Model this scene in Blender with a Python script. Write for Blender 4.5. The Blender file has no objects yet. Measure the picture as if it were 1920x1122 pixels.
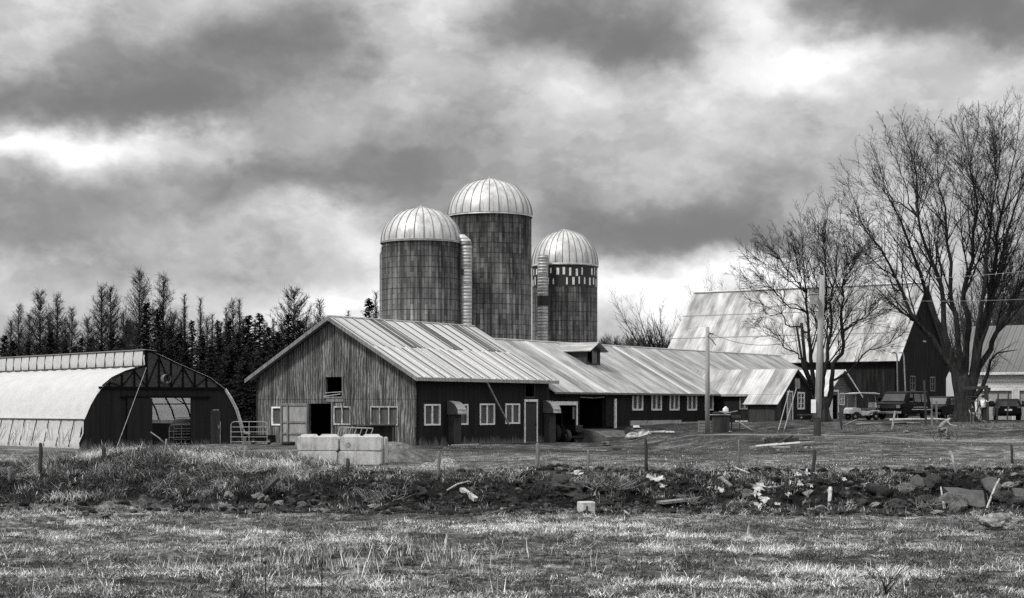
import bpy, math, random
import numpy as np
from mathutils import Vector, Matrix
C = bpy.context.scene
col = C.collection
R = math.radians
# ---------------------------------------------------------------- camera, sky, sun
F, HY, H = 3100.0, 765.0, 2.13
cam = bpy.data.cameras.new('camera'); cam.sensor_width = 36; cam.lens = F/1920*36
cam.shift_y = (HY-561)/1920; cam.clip_start = .5; cam.clip_end = 6000
co = bpy.data.objects.new('camera', cam); col.objects.link(co)
co.location = (0, 0, H); co.rotation_euler = (R(90), 0, 0); C.camera = co
C.view_settings.view_transform = 'Standard'; C.view_settings.look = 'None'
C.view_settings.exposure = .3; C.view_settings.gamma = 1
C.cycles.max_bounces = 6; C.cycles.diffuse_bounces = 3; C.cycles.transparent_max_bounces = 12
C.cycles.sample_clamp_indirect = 4; C.cycles.use_denoising = False
SUN_EL, SUN_AZ = R(52), R(-128)          # azimuth from +Y towards +X: from the left and a little behind us
sd = Vector((math.sin(SUN_AZ)*math.cos(SUN_EL), math.cos(SUN_AZ)*math.cos(SUN_EL), math.sin(SUN_EL)))
sl = bpy.data.lights.new('sun', 'SUN'); sl.energy = 2.6; sl.angle = R(10); sl.color = (1, .985, .96)
so = bpy.data.objects.new('sun', sl); col.objects.link(so)
so.rotation_euler = sd.to_track_quat('Z', 'Y').to_euler(); so.location = sd*200

class NT:
    def __init__(s, nt): s.nt = nt
    def n(s, typ, ins=None, **kw):
        x = s.nt.nodes.new(typ)
        for k, v in kw.items(): setattr(x, k, v)
        for k, v in (ins or {}).items(): s.set(x.inputs[k], v)
        return x
    def set(s, sock, v):
        if hasattr(v, 'bl_idname') and hasattr(v, 'outputs'): v = v.outputs[0]
        if isinstance(v, bpy.types.NodeSocket): s.nt.links.new(v, sock)
        elif isinstance(v, (int, float)) and sock.type in ('RGBA',): sock.default_value = (v, v, v, 1)
        elif isinstance(v, (int, float)) and sock.type == 'VECTOR': sock.default_value = (v, v, v)
        elif isinstance(v, tuple) and sock.type == 'RGBA' and len(v) == 3: sock.default_value = (*v, 1)
        else: sock.default_value = v
    def m(s, op, a, b=0.0, c=0.0, clamp=False):
        x = s.n('ShaderNodeMath', operation=op); x.use_clamp = clamp
        for i, v in enumerate((a, b, c)): s.set(x.inputs[i], v)
        return x.outputs[0]
    def vm(s, op, a, b=None, out=0):
        x = s.n('ShaderNodeVectorMath', operation=op); s.set(x.inputs[0], a)
        if b is not None: s.set(x.inputs[1], b)
        return x.outputs[out]
    def noise(s, vec, scale, detail=4, rough=.55, dist=0.0, dims='3D'):
        x = s.n('ShaderNodeTexNoise', noise_dimensions=dims)
        s.set(x.inputs['Vector'], vec); s.set(x.inputs['Scale'], scale); s.set(x.inputs['Detail'], detail)
        s.set(x.inputs['Roughness'], rough); s.set(x.inputs['Distortion'], dist)
        return x.outputs[0]
    def ramp(s, fac, stops, interp='LINEAR'):
        x = s.n('ShaderNodeValToRGB'); s.set(x.inputs[0], fac); cr = x.color_ramp; cr.interpolation = interp
        while len(cr.elements) < len(stops): cr.elements.new(.5)
        for e, (p, v) in zip(cr.elements, stops): e.position = p; e.color = (v, v, v, 1)
        return x.outputs[0]
    def mix(s, f, a, b):
        x = s.n('ShaderNodeMix', data_type='FLOAT'); s.set(x.inputs[0], f); s.set(x.inputs[2], a); s.set(x.inputs[3], b)
        return x.outputs[0]
    def scale(s, vec, v): return s.vm('MULTIPLY', vec, v)

W = bpy.data.worlds.new('World'); C.world = W; W.use_nodes = True; W.node_tree.nodes.clear()
g = NT(W.node_tree)
tc = g.n('ShaderNodeTexCoord'); d = tc.outputs['Generated']
sx = g.n('ShaderNodeSeparateXYZ', {0: d})
az = g.m('ARCTAN2', sx.outputs[0], sx.outputs[1]); el = g.m('ARCSINE', sx.outputs[2])
U = g.m('MULTIPLY', az, F/1000); V = g.m('MULTIPLY', el, F/1000)      # thousandths of the frame's own angle scale
uv = g.n('ShaderNodeCombineXYZ', {0: U, 1: V, 2: 0.0}).outputs[0]
uvs = g.scale(uv, (1.0, 1.35, 1.0))
nz = g.n('ShaderNodeTexNoise', {'Vector': uvs, 'Scale': 3.0, 'Detail': 2.0, 'Roughness': .5})
wv = g.vm('SUBTRACT', nz.outputs['Color'], (.5, .5, .5))
wuv = g.vm('ADD', uv, g.scale(wv, (.24, .18, 0)))
nz2 = g.n('ShaderNodeTexNoise', {'Vector': uvs, 'Scale': 7.0, 'Detail': 7.0, 'Roughness': .6})
wuv = g.vm('ADD', wuv, g.scale(g.vm('SUBTRACT', nz2.outputs['Color'], (.5, .5, .5)), (.17, .12, 0)))
BL = [(560,95,210,85,-.30),(330,120,200,60,-.14),(130,200,290,50,-.26),(400,215,150,45,-.16),(55,40,130,60,.12),
      (770,50,80,120,.20),(870,150,120,60,.06),(140,290,300,34,.26),(420,270,60,40,.1),(590,310,180,60,-.17),(480,330,120,50,-.1),(780,330,240,110,-.14),
      (210,400,270,45,-.26),(60,465,210,42,-.24),(590,430,110,50,.22),(500,400,60,40,.06),(310,480,150,30,-.02),(240,570,330,30,.08),(690,480,90,60,.20),(420,520,100,24,-.10),
      (1010,45,130,70,-.26),(1230,80,170,65,-.28),(1430,30,70,70,.14),(1350,90,60,30,.08),(1560,120,230,42,.24),(1230,175,160,40,.12),(1700,55,180,62,-.24),(1880,100,120,55,-.26),(1560,40,70,50,-.12),
      (1130,260,170,70,.03),(1400,320,110,70,-.13),(1530,345,110,55,-.10),(1240,435,250,48,-.30),(1420,468,130,26,-.16),(1080,400,80,40,-.08),(1260,545,200,44,.26),(1480,540,160,50,.20),(1900,420,160,90,.06),
      (1800,210,190,60,.08),(700,580,120,40,.18),(1060,150,120,60,.04)]
acc = None
for (px, py, su, sv, am) in BL:
    dd = g.vm('SUBTRACT', wuv, ((px-960)/1000, (HY-py)/1000, 0))
    dd = g.vm('MULTIPLY', dd, (1000/su, 1000/sv, 0))
    q = g.vm('DOT_PRODUCT', dd, dd, out=1)
    e = g.m('POWER', .36788, q)
    acc = g.m('MULTIPLY_ADD', e, am*1.05, .66 if acc is None else acc)
fb = g.noise(g.scale(uv, (1, 1.3, 1)), 3.4, 8, .60)
fb2 = g.noise(g.scale(uv, (1, 1.25, 1)), 10.0, 8, .58)
fb2 = g.m('SUBTRACT', 1.0, g.m('ABSOLUTE', g.m('MULTIPLY_ADD', fb2, 3.2, -1.6)))   # billows
s1 = g.m('MULTIPLY_ADD', g.m('SUBTRACT', fb, .5), .32, acc)
s1 = g.m('MULTIPLY_ADD', g.m('SUBTRACT', fb2, .62), .02, s1)
ed = g.ramp(g.noise(g.scale(uv, (1, 1.6, 1)), 3.1, 7, .55), [(.44, 0), (.50, .5), (.60, 1)], 'EASE')      # ragged cloud edges
s1 = g.m('MULTIPLY_ADD', g.m('SUBTRACT', ed, .5), .12, s1)
ed2 = g.ramp(g.noise(g.scale(wuv, (1, 1.6, 1)), 11.0, 8, .60), [(.46, 0), (.60, 1)], 'EASE')
s1 = g.m('MULTIPLY_ADD', g.m('SUBTRACT', ed2, .5), .025, s1)
s1 = g.m('MULTIPLY_ADD', g.m('SUBTRACT', s1, .62), 1.0, .645)
s1 = g.m('SMOOTH_MAX', s1, .40, .22)
zen = g.ramp(el, [(.26, 0), (.75, .36)])     # unseen sky high overhead, brightened to add ambient light
s1 = g.m('ADD', g.m('MINIMUM', s1, .96), zen)
lin = g.m('POWER', s1, 2.2)
sky = g.n('ShaderNodeTexSky', sky_type='NISHITA', sun_disc=False, sun_elevation=SUN_EL, sun_rotation=SUN_AZ)
bw = g.n('ShaderNodeRGBToBW', {0: sky.outputs[0]}).outputs[0]
val = g.m('ADD', g.m('MULTIPLY', bw, .10), g.m('MULTIPLY', lin, 9.6))
bg = g.n('ShaderNodeBackground', {'Color': val, 'Strength': .1})
wo = g.n('ShaderNodeOutputWorld', {0: bg.outputs[0]})
W.cycles.sampling_method = 'MANUAL'; W.cycles.sample_map_resolution = 512

# ---------------------------------------------------------------- materials
def mat(name, color, rough=.8, bump=None, bdist=.02, metal=0.0, spec=.5, **kw):
    M = bpy.data.materials.new(name); M.use_nodes = True; nt = M.node_tree; nt.nodes.clear(); g = NT(nt)
    b = g.n('ShaderNodeBsdfPrincipled'); o = g.n('ShaderNodeOutputMaterial', {0: b.outputs[0]})
    oc = g.n('ShaderNodeTexCoord').outputs['Object']
    v = color(g, oc) if callable(color) else color
    g.set(b.inputs['Base Color'], v); g.set(b.inputs['Roughness'], rough); g.set(b.inputs['Metallic'], metal)
    g.set(b.inputs['Specular IOR Level'], spec)
    if bump:
        bn = g.n('ShaderNodeBump', {'Height': bump(g, oc), 'Distance': bdist, 'Strength': 1.0}); g.set(b.inputs['Normal'], bn.outputs[0])
    for k, x in kw.items(): g.set(b.inputs[k.replace('_', ' ')], x)
    M['g'] = 0; M.surface_render_method = 'DITHERED'
    return M
def speck(lo, hi, sc=(6, 6, 6), s=1.0, det=5):
    return lambda g, oc: g.ramp(g.noise(g.scale(oc, sc), s, det, .6), [(.3, lo), (.7, hi)])
def boards_dark(g, oc):      # vertical boards of dark paint, flaked and mud splashed along the foot
    x = g.n('ShaderNodeSeparateXYZ', {0: oc})
    a = g.noise(g.scale(oc, (4, 4, .25)), 1, 5, .6); z = x.outputs[2]
    e = g.noise(g.scale(oc, (5, 5, 1.0)), 1, 6, .7)
    low = g.m('SUBTRACT', 1.0, g.m('MULTIPLY', z, .75), clamp=True)
    fl = g.ramp(g.m('MULTIPLY', low, e), [(.36, 0), (.50, 1)])
    base = g.ramp(a, [(.3, .006), (.75, .022)])
    fl2 = g.ramp(g.noise(g.scale(oc, (9, 9, 1.4)), 1, 6, .75), [(.68, 0), (.74, .5)])
    return g.mix(g.m('MAXIMUM', fl, g.m('MULTIPLY', fl2, .25)), base, .13)
def groove(p, ax=0):
    def f(g, oc):
        x = g.n('ShaderNodeSeparateXYZ', {0: oc})
        s = g.m('ADD', x.outputs[0], x.outputs[1]) if ax == 2 else x.outputs[ax]
        w = g.m('FRACT', g.m('DIVIDE', s, p))
        return g.ramp(w, [(0, 0), (.08, 1), (.92, 1), (1, 0)])
    return f
def plywood(g, oc):          # grey weathered sheets, swirling grain, peeled patches
    w = g.n('ShaderNodeTexWave', {'Vector': g.scale(oc, (0, 1, .16)), 'Scale': 1.7, 'Distortion': 14.0, 'Detail': 5.0, 'Detail Scale': 1.1, 'Detail Roughness': .68}, wave_type='BANDS', bands_direction='Y')
    n = g.noise(g.scale(oc, (1, 1, .35)), 1.1, 6, .65)
    n2 = g.noise(g.scale(oc, (9, 9, 1.2)), 1, 5, .7)
    t = g.m('MULTIPLY', g.m('MULTIPLY_ADD', w.outputs[1], .32, g.m('MULTIPLY_ADD', n, .75, g.m('MULTIPLY', n2, .55))), .7)
    base = g.ramp(t, [(.40, .030), (.52, .062), (.62, .11), (.74, .26)])
    x = g.n('ShaderNodeSeparateXYZ', {0: oc})
    low = g.m('MULTIPLY', g.ramp(x.outputs[2], [(0, 1), (.02, 1)]), 0)
    gr = g.m('MULTIPLY', groove(1.22, 1)(g, oc), g.ramp(g.m('ABSOLUTE', g.m('SUBTRACT', x.outputs[2], 2.62)), [(.015, .3), (.03, 1)]))
    st = g.m('FRACT', g.m('DIVIDE', x.outputs[1], .203)); st = g.ramp(st, [(0, .55), (.1, 1)])
    return g.m('MULTIPLY', base, g.m('MULTIPLY', g.m('MULTIPLY_ADD', gr, .6, .4), st))
def roofmetal(lo, hi, pitch=.3, sl=1, dark=.35, rust=.5):
    # sheet roofing: streaks run down the slope, ribs across; sl = slope axis
    def f(g, oc):
        k = [13.0, 13.0, 13.0]; k[sl] = .55; k[2] = .5
        k2 = [1.5, 1.5, 1.5]; k2[sl] = .55; k2[2] = .3
        a = g.noise(g.scale(oc, tuple(k)), 1, 5, .65); b = g.noise(g.scale(oc, tuple(k2)), 1, 4, .55)
        x = g.n('ShaderNodeSeparateXYZ', {0: oc}); s = x.outputs[0 if sl == 1 else 1]
        w = g.m('FRACT', g.m('DIVIDE', s, pitch)); w = g.ramp(w, [(0, dark), (.14, 1), (.86, 1), (1, dark)])
        sh = g.n('ShaderNodeTexWhiteNoise', noise_dimensions='1D'); g.set(sh.inputs['W'], g.m('FLOOR', g.m('DIVIDE', s, pitch*3)))
        t = g.m('MULTIPLY_ADD', a, .6, g.m('MULTIPLY_ADD', b, rust, g.m('MULTIPLY', sh.outputs[0], .22))); S = .6+rust+.22
        t = g.m('DIVIDE', t, S)
        return g.m('MULTIPLY', g.ramp(t, [(.38, lo), (.5, (lo+hi)/2), (.60, hi)]), w)
    return f
def ribs(p, ax=0, amp=1): 
    def f(g, oc):
        x = g.n('ShaderNodeSeparateXYZ', {0: oc})
        return g.m('SINE', g.m('MULTIPLY', x.outputs[ax], 2*math.pi/p))
    return f
def staves(lo, hi, top, dk=0.0):
    def f(g, oc):
        x = g.n('ShaderNodeSeparateXYZ', {0: oc})
        an = g.m('MULTIPLY', g.m('ARCTAN2', x.outputs[1], x.outputs[0]), 2.9)
        v = g.n('ShaderNodeCombineXYZ', {0: x.outputs[2], 1: an, 2: 0.0}).outputs[0]
        br = g.n('ShaderNodeTexBrick', {'Vector': v, 'Color1': lo, 'Color2': hi, 'Mortar': .012, 'Scale': 1.0, 'Mortar Size': .013, 'Mortar Smooth': .3, 'Bias': 0.0, 'Brick Width': .76, 'Row Height': .26}, offset=.5)
        v2 = g.n('ShaderNodeCombineXYZ', {0: g.m('MULTIPLY', x.outputs[2], .22), 1: g.m('MULTIPLY', an, 3.0), 2: 3.0}).outputs[0]
        n = g.noise(v2, 1, 5, .65)
        n2 = g.noise(g.scale(oc, (.5, .5, .25)), 1, 4, .6)
        hgt = g.m('SUBTRACT', top, x.outputs[2])
        wet = g.m('MULTIPLY_ADD', hgt, .16, g.m('MULTIPLY_ADD', n, 1.0, g.m('MULTIPLY', n2, .9)))
        k = g.m('MULTIPLY', g.ramp(g.m('DIVIDE', wet, 4.0), [((.80+dk)/4, .14), ((1.25+dk)/4, .38), ((2.3+dk)/4, .85), ((3.3+dk)/4, 1.1)]), g.ramp(n, [(.36, .32), (.50, .9), (.66, 1.6)]))
        b1 = g.m('FRACT', g.m('DIVIDE', x.outputs[2], .76)); hoop = g.ramp(b1, [(0, .62), (.06, 1)])
        return g.m('MULTIPLY', g.m('MULTIPLY', br.outputs[0], k), hoop)
    return f
def woodgrain(lo, hi): return lambda g, oc: g.ramp(g.noise(g.scale(oc, (9, 9, 1.2)), 1, 5, .65), [(.3, lo), (.7, hi)])
M = {}
M['dark_wall'] = mat('dark painted boards', boards_dark, .85, groove(.2, 2), .012, spec=.2)
M['gable'] = mat('weathered plywood', plywood, .85, lambda g, oc: g.noise(g.scale(oc, (9, 9, 1.2)), 1, 5, .7), .01, spec=.25)
M['roof_main'] = mat('sheet roof', roofmetal(.34, .46, .92, 1, .45, .4), .5, spec=.4)
M['roof_strip'] = mat('old roof strip', roofmetal(.03, .13, .23, 1, .6, .8), .6, lambda g, oc: g.n('ShaderNodeTexWave', {'Vector': oc, 'Scale': 1.6}, bands_direction='Y').outputs[1], .02, spec=.3)
M['roof_wing'] = mat('long sheet roof', roofmetal(.13, .42, .31, 1, .6, .8), .55, ribs(.31), .012, spec=.4)
M['roof_annex'] = mat('annex sheet roof', roofmetal(.18, .52, .31, 1, .7, .7), .5, ribs(.31), .012, spec=.4)
M['roof_big'] = mat('pale barn roof', roofmetal(.16, .50, .62, 1, .9, 1.2), .5, spec=.4)
M['roof_shed'] = mat('shed roof', roofmetal(.3, .65, .31, 0, .6, .9), .5)
M['roof_dark'] = mat('grey garage roof', roofmetal(.09, .13, .45, 1, .35, .3), .5, ribs(.45), .02)
M['roof_far'] = mat('roof far side', .2, .6)
M['white'] = mat('white paint', lambda g, oc: g.ramp(g.noise(g.scale(oc, (5, 5, 5)), 1, 7, .75), [(.34, .30), (.42, .72), (.6, .88)]), .6)
M['white_old'] = mat('peeling white paint', speck(.06, .55, (7, 7, 3)), .7)
M['siding'] = mat('white clapboard', lambda g, oc: g.m('MULTIPLY', speck(.62, .80, (2, 2, 5))(g, oc), g.ramp(g.m('FRACT', g.m('DIVIDE', g.n('ShaderNodeSeparateXYZ', {0: oc}).outputs[2], .2)), [(0, .45), (.12, 1)])), .6)
M['glass'] = mat('window glass', speck(.03, .09, (2, 2, 1)), .12, spec=.6)
M['glass_dark'] = mat('dark glass', .01, .06, spec=.8)
M['curtained'] = mat('dusty window sheet', woodgrain(.035, .12), .35)
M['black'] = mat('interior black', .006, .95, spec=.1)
M['void'] = mat('dark boards inside', .012, .9, spec=.1)
M['old_board'] = mat('grey old board', woodgrain(.07, .24), .85)
M['dark_board'] = mat('dark old board', woodgrain(.012, .05), .85)
M['pale_board'] = mat('pale board', woodgrain(.16, .48), .8)
M['door_leaf'] = mat('pale door leaf', lambda g, oc: g.ramp(g.noise(g.scale(oc, (3, 3, .8)), 1.2, 6, .7, 1.2), [(.3, .16), (.7, .38)]), .8)
M['dome'] = mat('galvanised dome', lambda g, oc: g.ramp(g.m('MULTIPLY_ADD', g.noise(g.scale(oc, (2, 2, .5)), 1, 6, .65), .7, g.m('MULTIPLY', g.noise(g.scale(oc, (8, 8, 1)), 1, 4, .6), .3)), [(.36, .27), (.52, .50), (.66, .62)]), .42, metal=.25, spec=.5)
M['galv'] = mat('galvanised tube', lambda g, oc: g.ramp(g.noise(g.scale(oc, (3, 3, 5)), 1, 5, .6), [(.3, .26), (.7, .55)]), .45, lambda g, oc: g.n('ShaderNodeTexWave', {'Vector': oc, 'Scale': 1.3}, bands_direction='Z').outputs[1], .03, metal=.3)
M['staves_a'] = mat('silo staves light', staves(.18, .36, 14.1, -.05), .9, spec=.2)
M['staves_b'] = mat('silo staves dark', staves(.15, .36, 16.6, .10), .9, spec=.2)
M['staves_c'] = mat('silo staves worn', staves(.16, .34, 13.6, .05), .9, spec=.2)
M['hoop'] = mat('steel hoop', .03, .6, metal=.4)
M['stave_white'] = mat('pale stave', speck(.5, .8), .8)
M['steel'] = mat('pale steel bar', speck(.16, .42), .5, metal=.3)
M['steel_dark'] = mat('dark steel', .02, .45)
M['bark'] = mat('bark', lambda g, oc: g.ramp(g.noise(g.scale(oc, (6, 6, 1.3)), 1, 5, .7), [(.35, .010), (.62, .035), (.8, .06)]), .9, lambda g, oc: g.noise(g.scale(oc, (7, 7, 1.3)), 1, 5, .7), .06, spec=.15)
M['twig'] = mat('twig', .016, .85, spec=.2)
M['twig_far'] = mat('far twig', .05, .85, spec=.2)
M['larch'] = mat('larch twig', .028, .85, spec=.15)
M['needles'] = mat('dark needles', speck(.008, .030, (1.3, 1.3, 1.3)), .8, spec=.15)
M['pole'] = mat('grey pole wood', lambda g, oc: g.ramp(g.noise(g.scale(oc, (7, 7, .5)), 1, 5, .7), [(.3, .15), (.7, .36)]), .8)
M['concrete'] = mat('concrete block', lambda g, oc: g.ramp(g.m('MULTIPLY_ADD', g.noise(g.scale(oc, (1.5, 1.5, .8)), 2, 6, .65), .6, g.m('MULTIPLY', g.noise(g.scale(oc, (12, 12, 2)), 1, 5, .7), .4)), [(.36, .20), (.5, .42), (.66, .58)]), .85, lambda g, oc: g.noise(oc, 16, 5, .7), .015)
M['concrete_dark'] = mat('stained concrete', speck(.03, .12, (1.5, 1.5, 3)), .9, lambda g, oc: g.noise(oc, 6, 5, .7), .03)
M['stone'] = mat('field stone', lambda g, oc: g.ramp(g.noise(oc, 4, 7, .75), [(.35, .05), (.65, .26)]), .9, lambda g, oc: g.noise(oc, 4, 7, .75), .18)
M['stone_pale'] = mat('pale stone', lambda g, oc: g.ramp(g.noise(oc, 4, 7, .75), [(.36, .10), (.5, .28), (.64, .55)]), .9, lambda g, oc: g.noise(oc, 4, 7, .75), .15)
M['cube_stone'] = mat('cut pale stone', lambda g, oc: g.ramp(g.noise(oc, 7, 6, .7), [(.3, .3), (.7, .6)]), .9, lambda g, oc: g.noise(oc, 9, 6, .7), .02)
M['stone_dark'] = mat('dark stone', lambda g, oc: g.ramp(g.noise(oc, 6, 6, .7), [(.3, .008), (.7, .07)]), .9, lambda g, oc: g.noise(oc, 4, 7, .75), .2)
M['slab'] = mat('slab stone', lambda g, oc: g.ramp(g.noise(oc, 3, 6, .6), [(.3, .05), (.7, .12)]), .85, lambda g, oc: g.noise(oc, 9, 6, .7), .02)
M['rubber'] = mat('rubber', .012, .75, spec=.3)
M['paint_black'] = mat('black car paint', .002, .45, spec=.12)
M['chrome'] = mat('chrome', .6, .2, metal=.9)
M['cream'] = mat('cream plastic', speck(.42, .75, (3, 3, 3)), .4)
M['plate'] = mat('licence plate', .8, .5)
M['film'] = None
M['skin'] = mat('skin', .33, .6); M['shirt'] = mat('white shirt', .75, .8); M['cloth_dark'] = mat('dark cloth', .012, .9)
M['cloth_mid'] = mat('grey cloth', speck(.12, .2), .9); M['hair'] = mat('hair', .01, .8)
M['scrap'] = mat('white scrap', speck(.16, .60, (9, 9, 9)), .8)
M['brick'] = mat('grey brick pattern shingle', lambda g, oc: g.n('ShaderNodeTexBrick', {'Vector': g.n('ShaderNodeCombineXYZ', {0: g.n('ShaderNodeSeparateXYZ', {0: oc}).outputs[0], 1: g.n('ShaderNodeSeparateXYZ', {0: oc}).outputs[2], 2: 0.0}).outputs[0], 'Color1': .10, 'Color2': .05, 'Mortar': .16, 'Scale': 1.0, 'Mortar Size': .02, 'Brick Width': .4, 'Row Height': .14}).outputs[0], .9)
def film(name, v, tr, rough=.35, op=1.0):
    Mx = bpy.data.materials.new(name); Mx.use_nodes = True; nt = Mx.node_tree; nt.nodes.clear(); g = NT(nt)
    oc = g.n('ShaderNodeTexCoord').outputs['Object']
    wr = g.noise(g.scale(oc, (1.6, 1.6, .9)), 1.5, 5, .6, 1.5)
    bn = g.n('ShaderNodeBump', {'Height': wr, 'Distance': .12, 'Strength': .6})
    c = g.ramp(g.noise(oc, 1.4, 5, .6), [(.3, v*.86), (.7, v)])
    a = g.n('ShaderNodeBsdfDiffuse', {'Color': c, 'Normal': bn.outputs[0]}); b = g.n('ShaderNodeBsdfTranslucent', {'Color': c})
    m1 = g.n('ShaderNodeMixShader', {0: tr, 1: a.outputs[0], 2: b.outputs[0]})
    gl = g.n('ShaderNodeBsdfGlossy', {'Color': .8, 'Roughness': rough, 'Normal': bn.outputs[0]})
    m2 = g.n('ShaderNodeMixShader', {0: .05, 1: m1.outputs[0], 2: gl.outputs[0]})
    if op < 1:
        t = g.n('ShaderNodeBsdfTransparent'); m3 = g.n('ShaderNodeMixShader', {0: op, 1: t.outputs[0], 2: m2.outputs[0]}); m2 = m3
    g.n('ShaderNodeOutputMaterial', {0: m2.outputs[0]})
    return Mx
M['film'] = film('greenhouse plastic', .66, .28); M['film_back'] = film('thin greenhouse plastic', .9, .65, op=.55)
M['film_gable'] = film('gable plastic with painted shade', .05, .3, .2, op=.9)  # clear sheet; the dark interior behind it is painted into its colour

# ---------------------------------------------------------------- mesh helpers
class MB:
    def __init__(s): s.v = []; s.f = []; s.sm = False
    def add(s, vs, fs):
        o = len(s.v); s.v += [tuple(p) for p in vs]; s.f += [tuple(i+o for i in f) for f in fs]
    def box(s, a, b):
        x0, x1 = sorted((a[0], b[0])); y0, y1 = sorted((a[1], b[1])); z0, z1 = sorted((a[2], b[2]))
        s.add([(x0,y0,z0),(x1,y0,z0),(x1,y1,z0),(x0,y1,z0),(x0,y0,z1),(x1,y0,z1),(x1,y1,z1),(x0,y1,z1)],
              [(0,3,2,1),(4,5,6,7),(0,1,5,4),(1,2,6,5),(2,3,7,6),(3,0,4,7)])
        return s
    def beam(s, p, q, w, h=None, up=(0, 0, 1)):
        h = h or w; p = Vector(p); q = Vector(q); d = (q-p).normalized(); up = Vector(up)
        if abs(d.dot(up)) > .98: up = Vector((1, 0, 0))
        a = d.cross(up).normalized()*w/2; b = a.cross(d).normalized()*h/2
        s.add([p-a-b,p+a-b,p+a+b,p-a+b,q-a-b,q+a-b,q+a+b,q-a+b], [(0,3,2,1),(4,5,6,7),(0,1,5,4),(1,2,6,5),(2,3,7,6),(3,0,4,7)])
        return s
    def tube(s, pts, rad, n=8, cap=True):
        pts = [Vector(p) for p in pts]; N = len(pts)
        if not hasattr(rad, '__len__'): rad = [rad]*N
        o = len(s.v); ref = None
        for i in range(N):
            t = (pts[min(i+1, N-1)]-pts[max(i-1, 0)])
            if t.length < 1e-9: t = Vector((0, 0, 1))
            t.normalize()
            if ref is None: ref = Vector((1, 0, 0)) if abs(t.x) < .8 else Vector((0, 1, 0))
            a = (ref-t*ref.dot(t)).normalized(); b = t.cross(a); ref = a
            for k in range(n):
                w = 2*math.pi*k/n; c = pts[i]+(a*math.cos(w)+b*math.sin(w))*rad[i]; s.v.append((c.x, c.y, c.z))
        for i in range(N-1):
            for k in range(n): s.f.append((o+i*n+k, o+i*n+(k+1) % n, o+(i+1)*n+(k+1) % n, o+(i+1)*n+k))
        if cap: s.f.append(tuple(o+k for k in reversed(range(n)))); s.f.append(tuple(o+(N-1)*n+k for k in range(n)))
        return s
    def lathe(s, prof, c=(0, 0, 0), n=32, axis='z', rings=True):
        o = len(s.v)
        for r, z in prof:
            for k in range(n):
                w = 2*math.pi*k/n; a, b = r*math.cos(w), r*math.sin(w)
                p = (a, b, z) if axis == 'z' else ((z, a, b) if axis == 'x' else (b, z, a))
                s.v.append((p[0]+c[0], p[1]+c[1], p[2]+c[2]))
        for i in range(len(prof)-1):
            for k in range(n): s.f.append((o+i*n+k, o+i*n+(k+1) % n, o+(i+1)*n+(k+1) % n, o+(i+1)*n+k))
        return s
    def extr(s, poly, f):          # poly in 2D, f(a,b,side) -> 3D, side 0/1
        n = len(poly); s.add([f(a, b, 0) for a, b in poly]+[f(a, b, 1) for a, b in poly],
            [tuple(range(n-1, -1, -1)), tuple(range(n, 2*n))]+[(i, (i+1) % n, (i+1) % n+n, i+n) for i in range(n)])
        return s
    def slab(s, quad, t):          # quad of 4 points, thickness downward
        q = [Vector(p) for p in quad]; nn = (q[1]-q[0]).cross(q[2]-q[0]).normalized()
        if nn.z < 0: nn = -nn
        s.add(q+[p-nn*t for p in q], [(0,1,2,3),(7,6,5,4),(0,4,5,1),(1,5,6,2),(2,6,7,3),(3,7,4,0)])
        return s
    def wall(s, P, a0, a1, z0, z1, holes=(), t=.15):     # wall with openings; P(a, depth_out, z)
        A = sorted({a0, a1, *[min(max(x, a0), a1) for h in holes for x in h[:2]]}); Z = sorted({z0, z1, *[min(max(x, z0), z1) for h in holes for x in h[2:4]]})
        inh = lambda a, z: any(h[0] < a < h[1] and h[2] < z < h[3] for h in holes)
        for i in range(len(A)-1):
            for j in range(len(Z)-1):
                if inh((A[i]+A[i+1])/2, (Z[j]+Z[j+1])/2): continue
                for dpt in (0, -t):
                    s.add([P(A[i], dpt, Z[j]), P(A[i+1], dpt, Z[j]), P(A[i+1], dpt, Z[j+1]), P(A[i], dpt, Z[j+1])], [(0, 1, 2, 3)])
        for h in holes:
            for (p, q) in (((h[0], h[2]), (h[1], h[2])), ((h[1], h[2]), (h[1], h[3])), ((h[1], h[3]), (h[0], h[3])), ((h[0], h[3]), (h[0], h[2]))):
                s.add([P(p[0], 0, p[1]), P(q[0], 0, q[1]), P(q[0], -t, q[1]), P(p[0], -t, p[1])], [(0, 1, 2, 3)])
        for (p, q) in (((a0, z0), (a0, z1)), ((a1, z0), (a1, z1)), ((a0, z1), (a1, z1))):
            s.add([P(p[0], 0, p[1]), P(q[0], 0, q[1]), P(q[0], -t, q[1]), P(p[0], -t, p[1])], [(0, 1, 2, 3)])
        return s
    def wbox(s, P, a0, a1, d0, d1, z0, z1): return s.box(P(a0, d0, z0), P(a1, d1, z1))
    def mesh(s, name, smooth=None):
        me = bpy.data.meshes.new(name); me.from_pydata(s.v, [], s.f); me.update()
        if s.sm or smooth: me.polygons.foreach_set('use_smooth', [True]*len(me.polygons))
        return me
def link(name, me, m, parent=None):
    o = bpy.data.objects.new(name, me); col.objects.link(o)
    if m is not None and not me.materials: me.materials.append(m)
    if parent is not None: o.parent = parent
    return o
def part(name, mb, m, parent=None, smooth=None, label=None, bevel=0):
    if isinstance(m, str): m = M[m]
    o = link(name, mb.mesh(name, smooth), m, parent)
    if label: o['label'] = label
    if bevel:
        b = o.modifiers.new('b', 'BEVEL'); b.width = bevel; b.segments = 2; b.limit_method = 'ANGLE'
    return o
def tag(o, label, cat, group=None, kind=None):
    o['label'] = label; o['category'] = cat
    if group: o['group'] = group
    if kind: o['kind'] = kind
    return o
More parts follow.
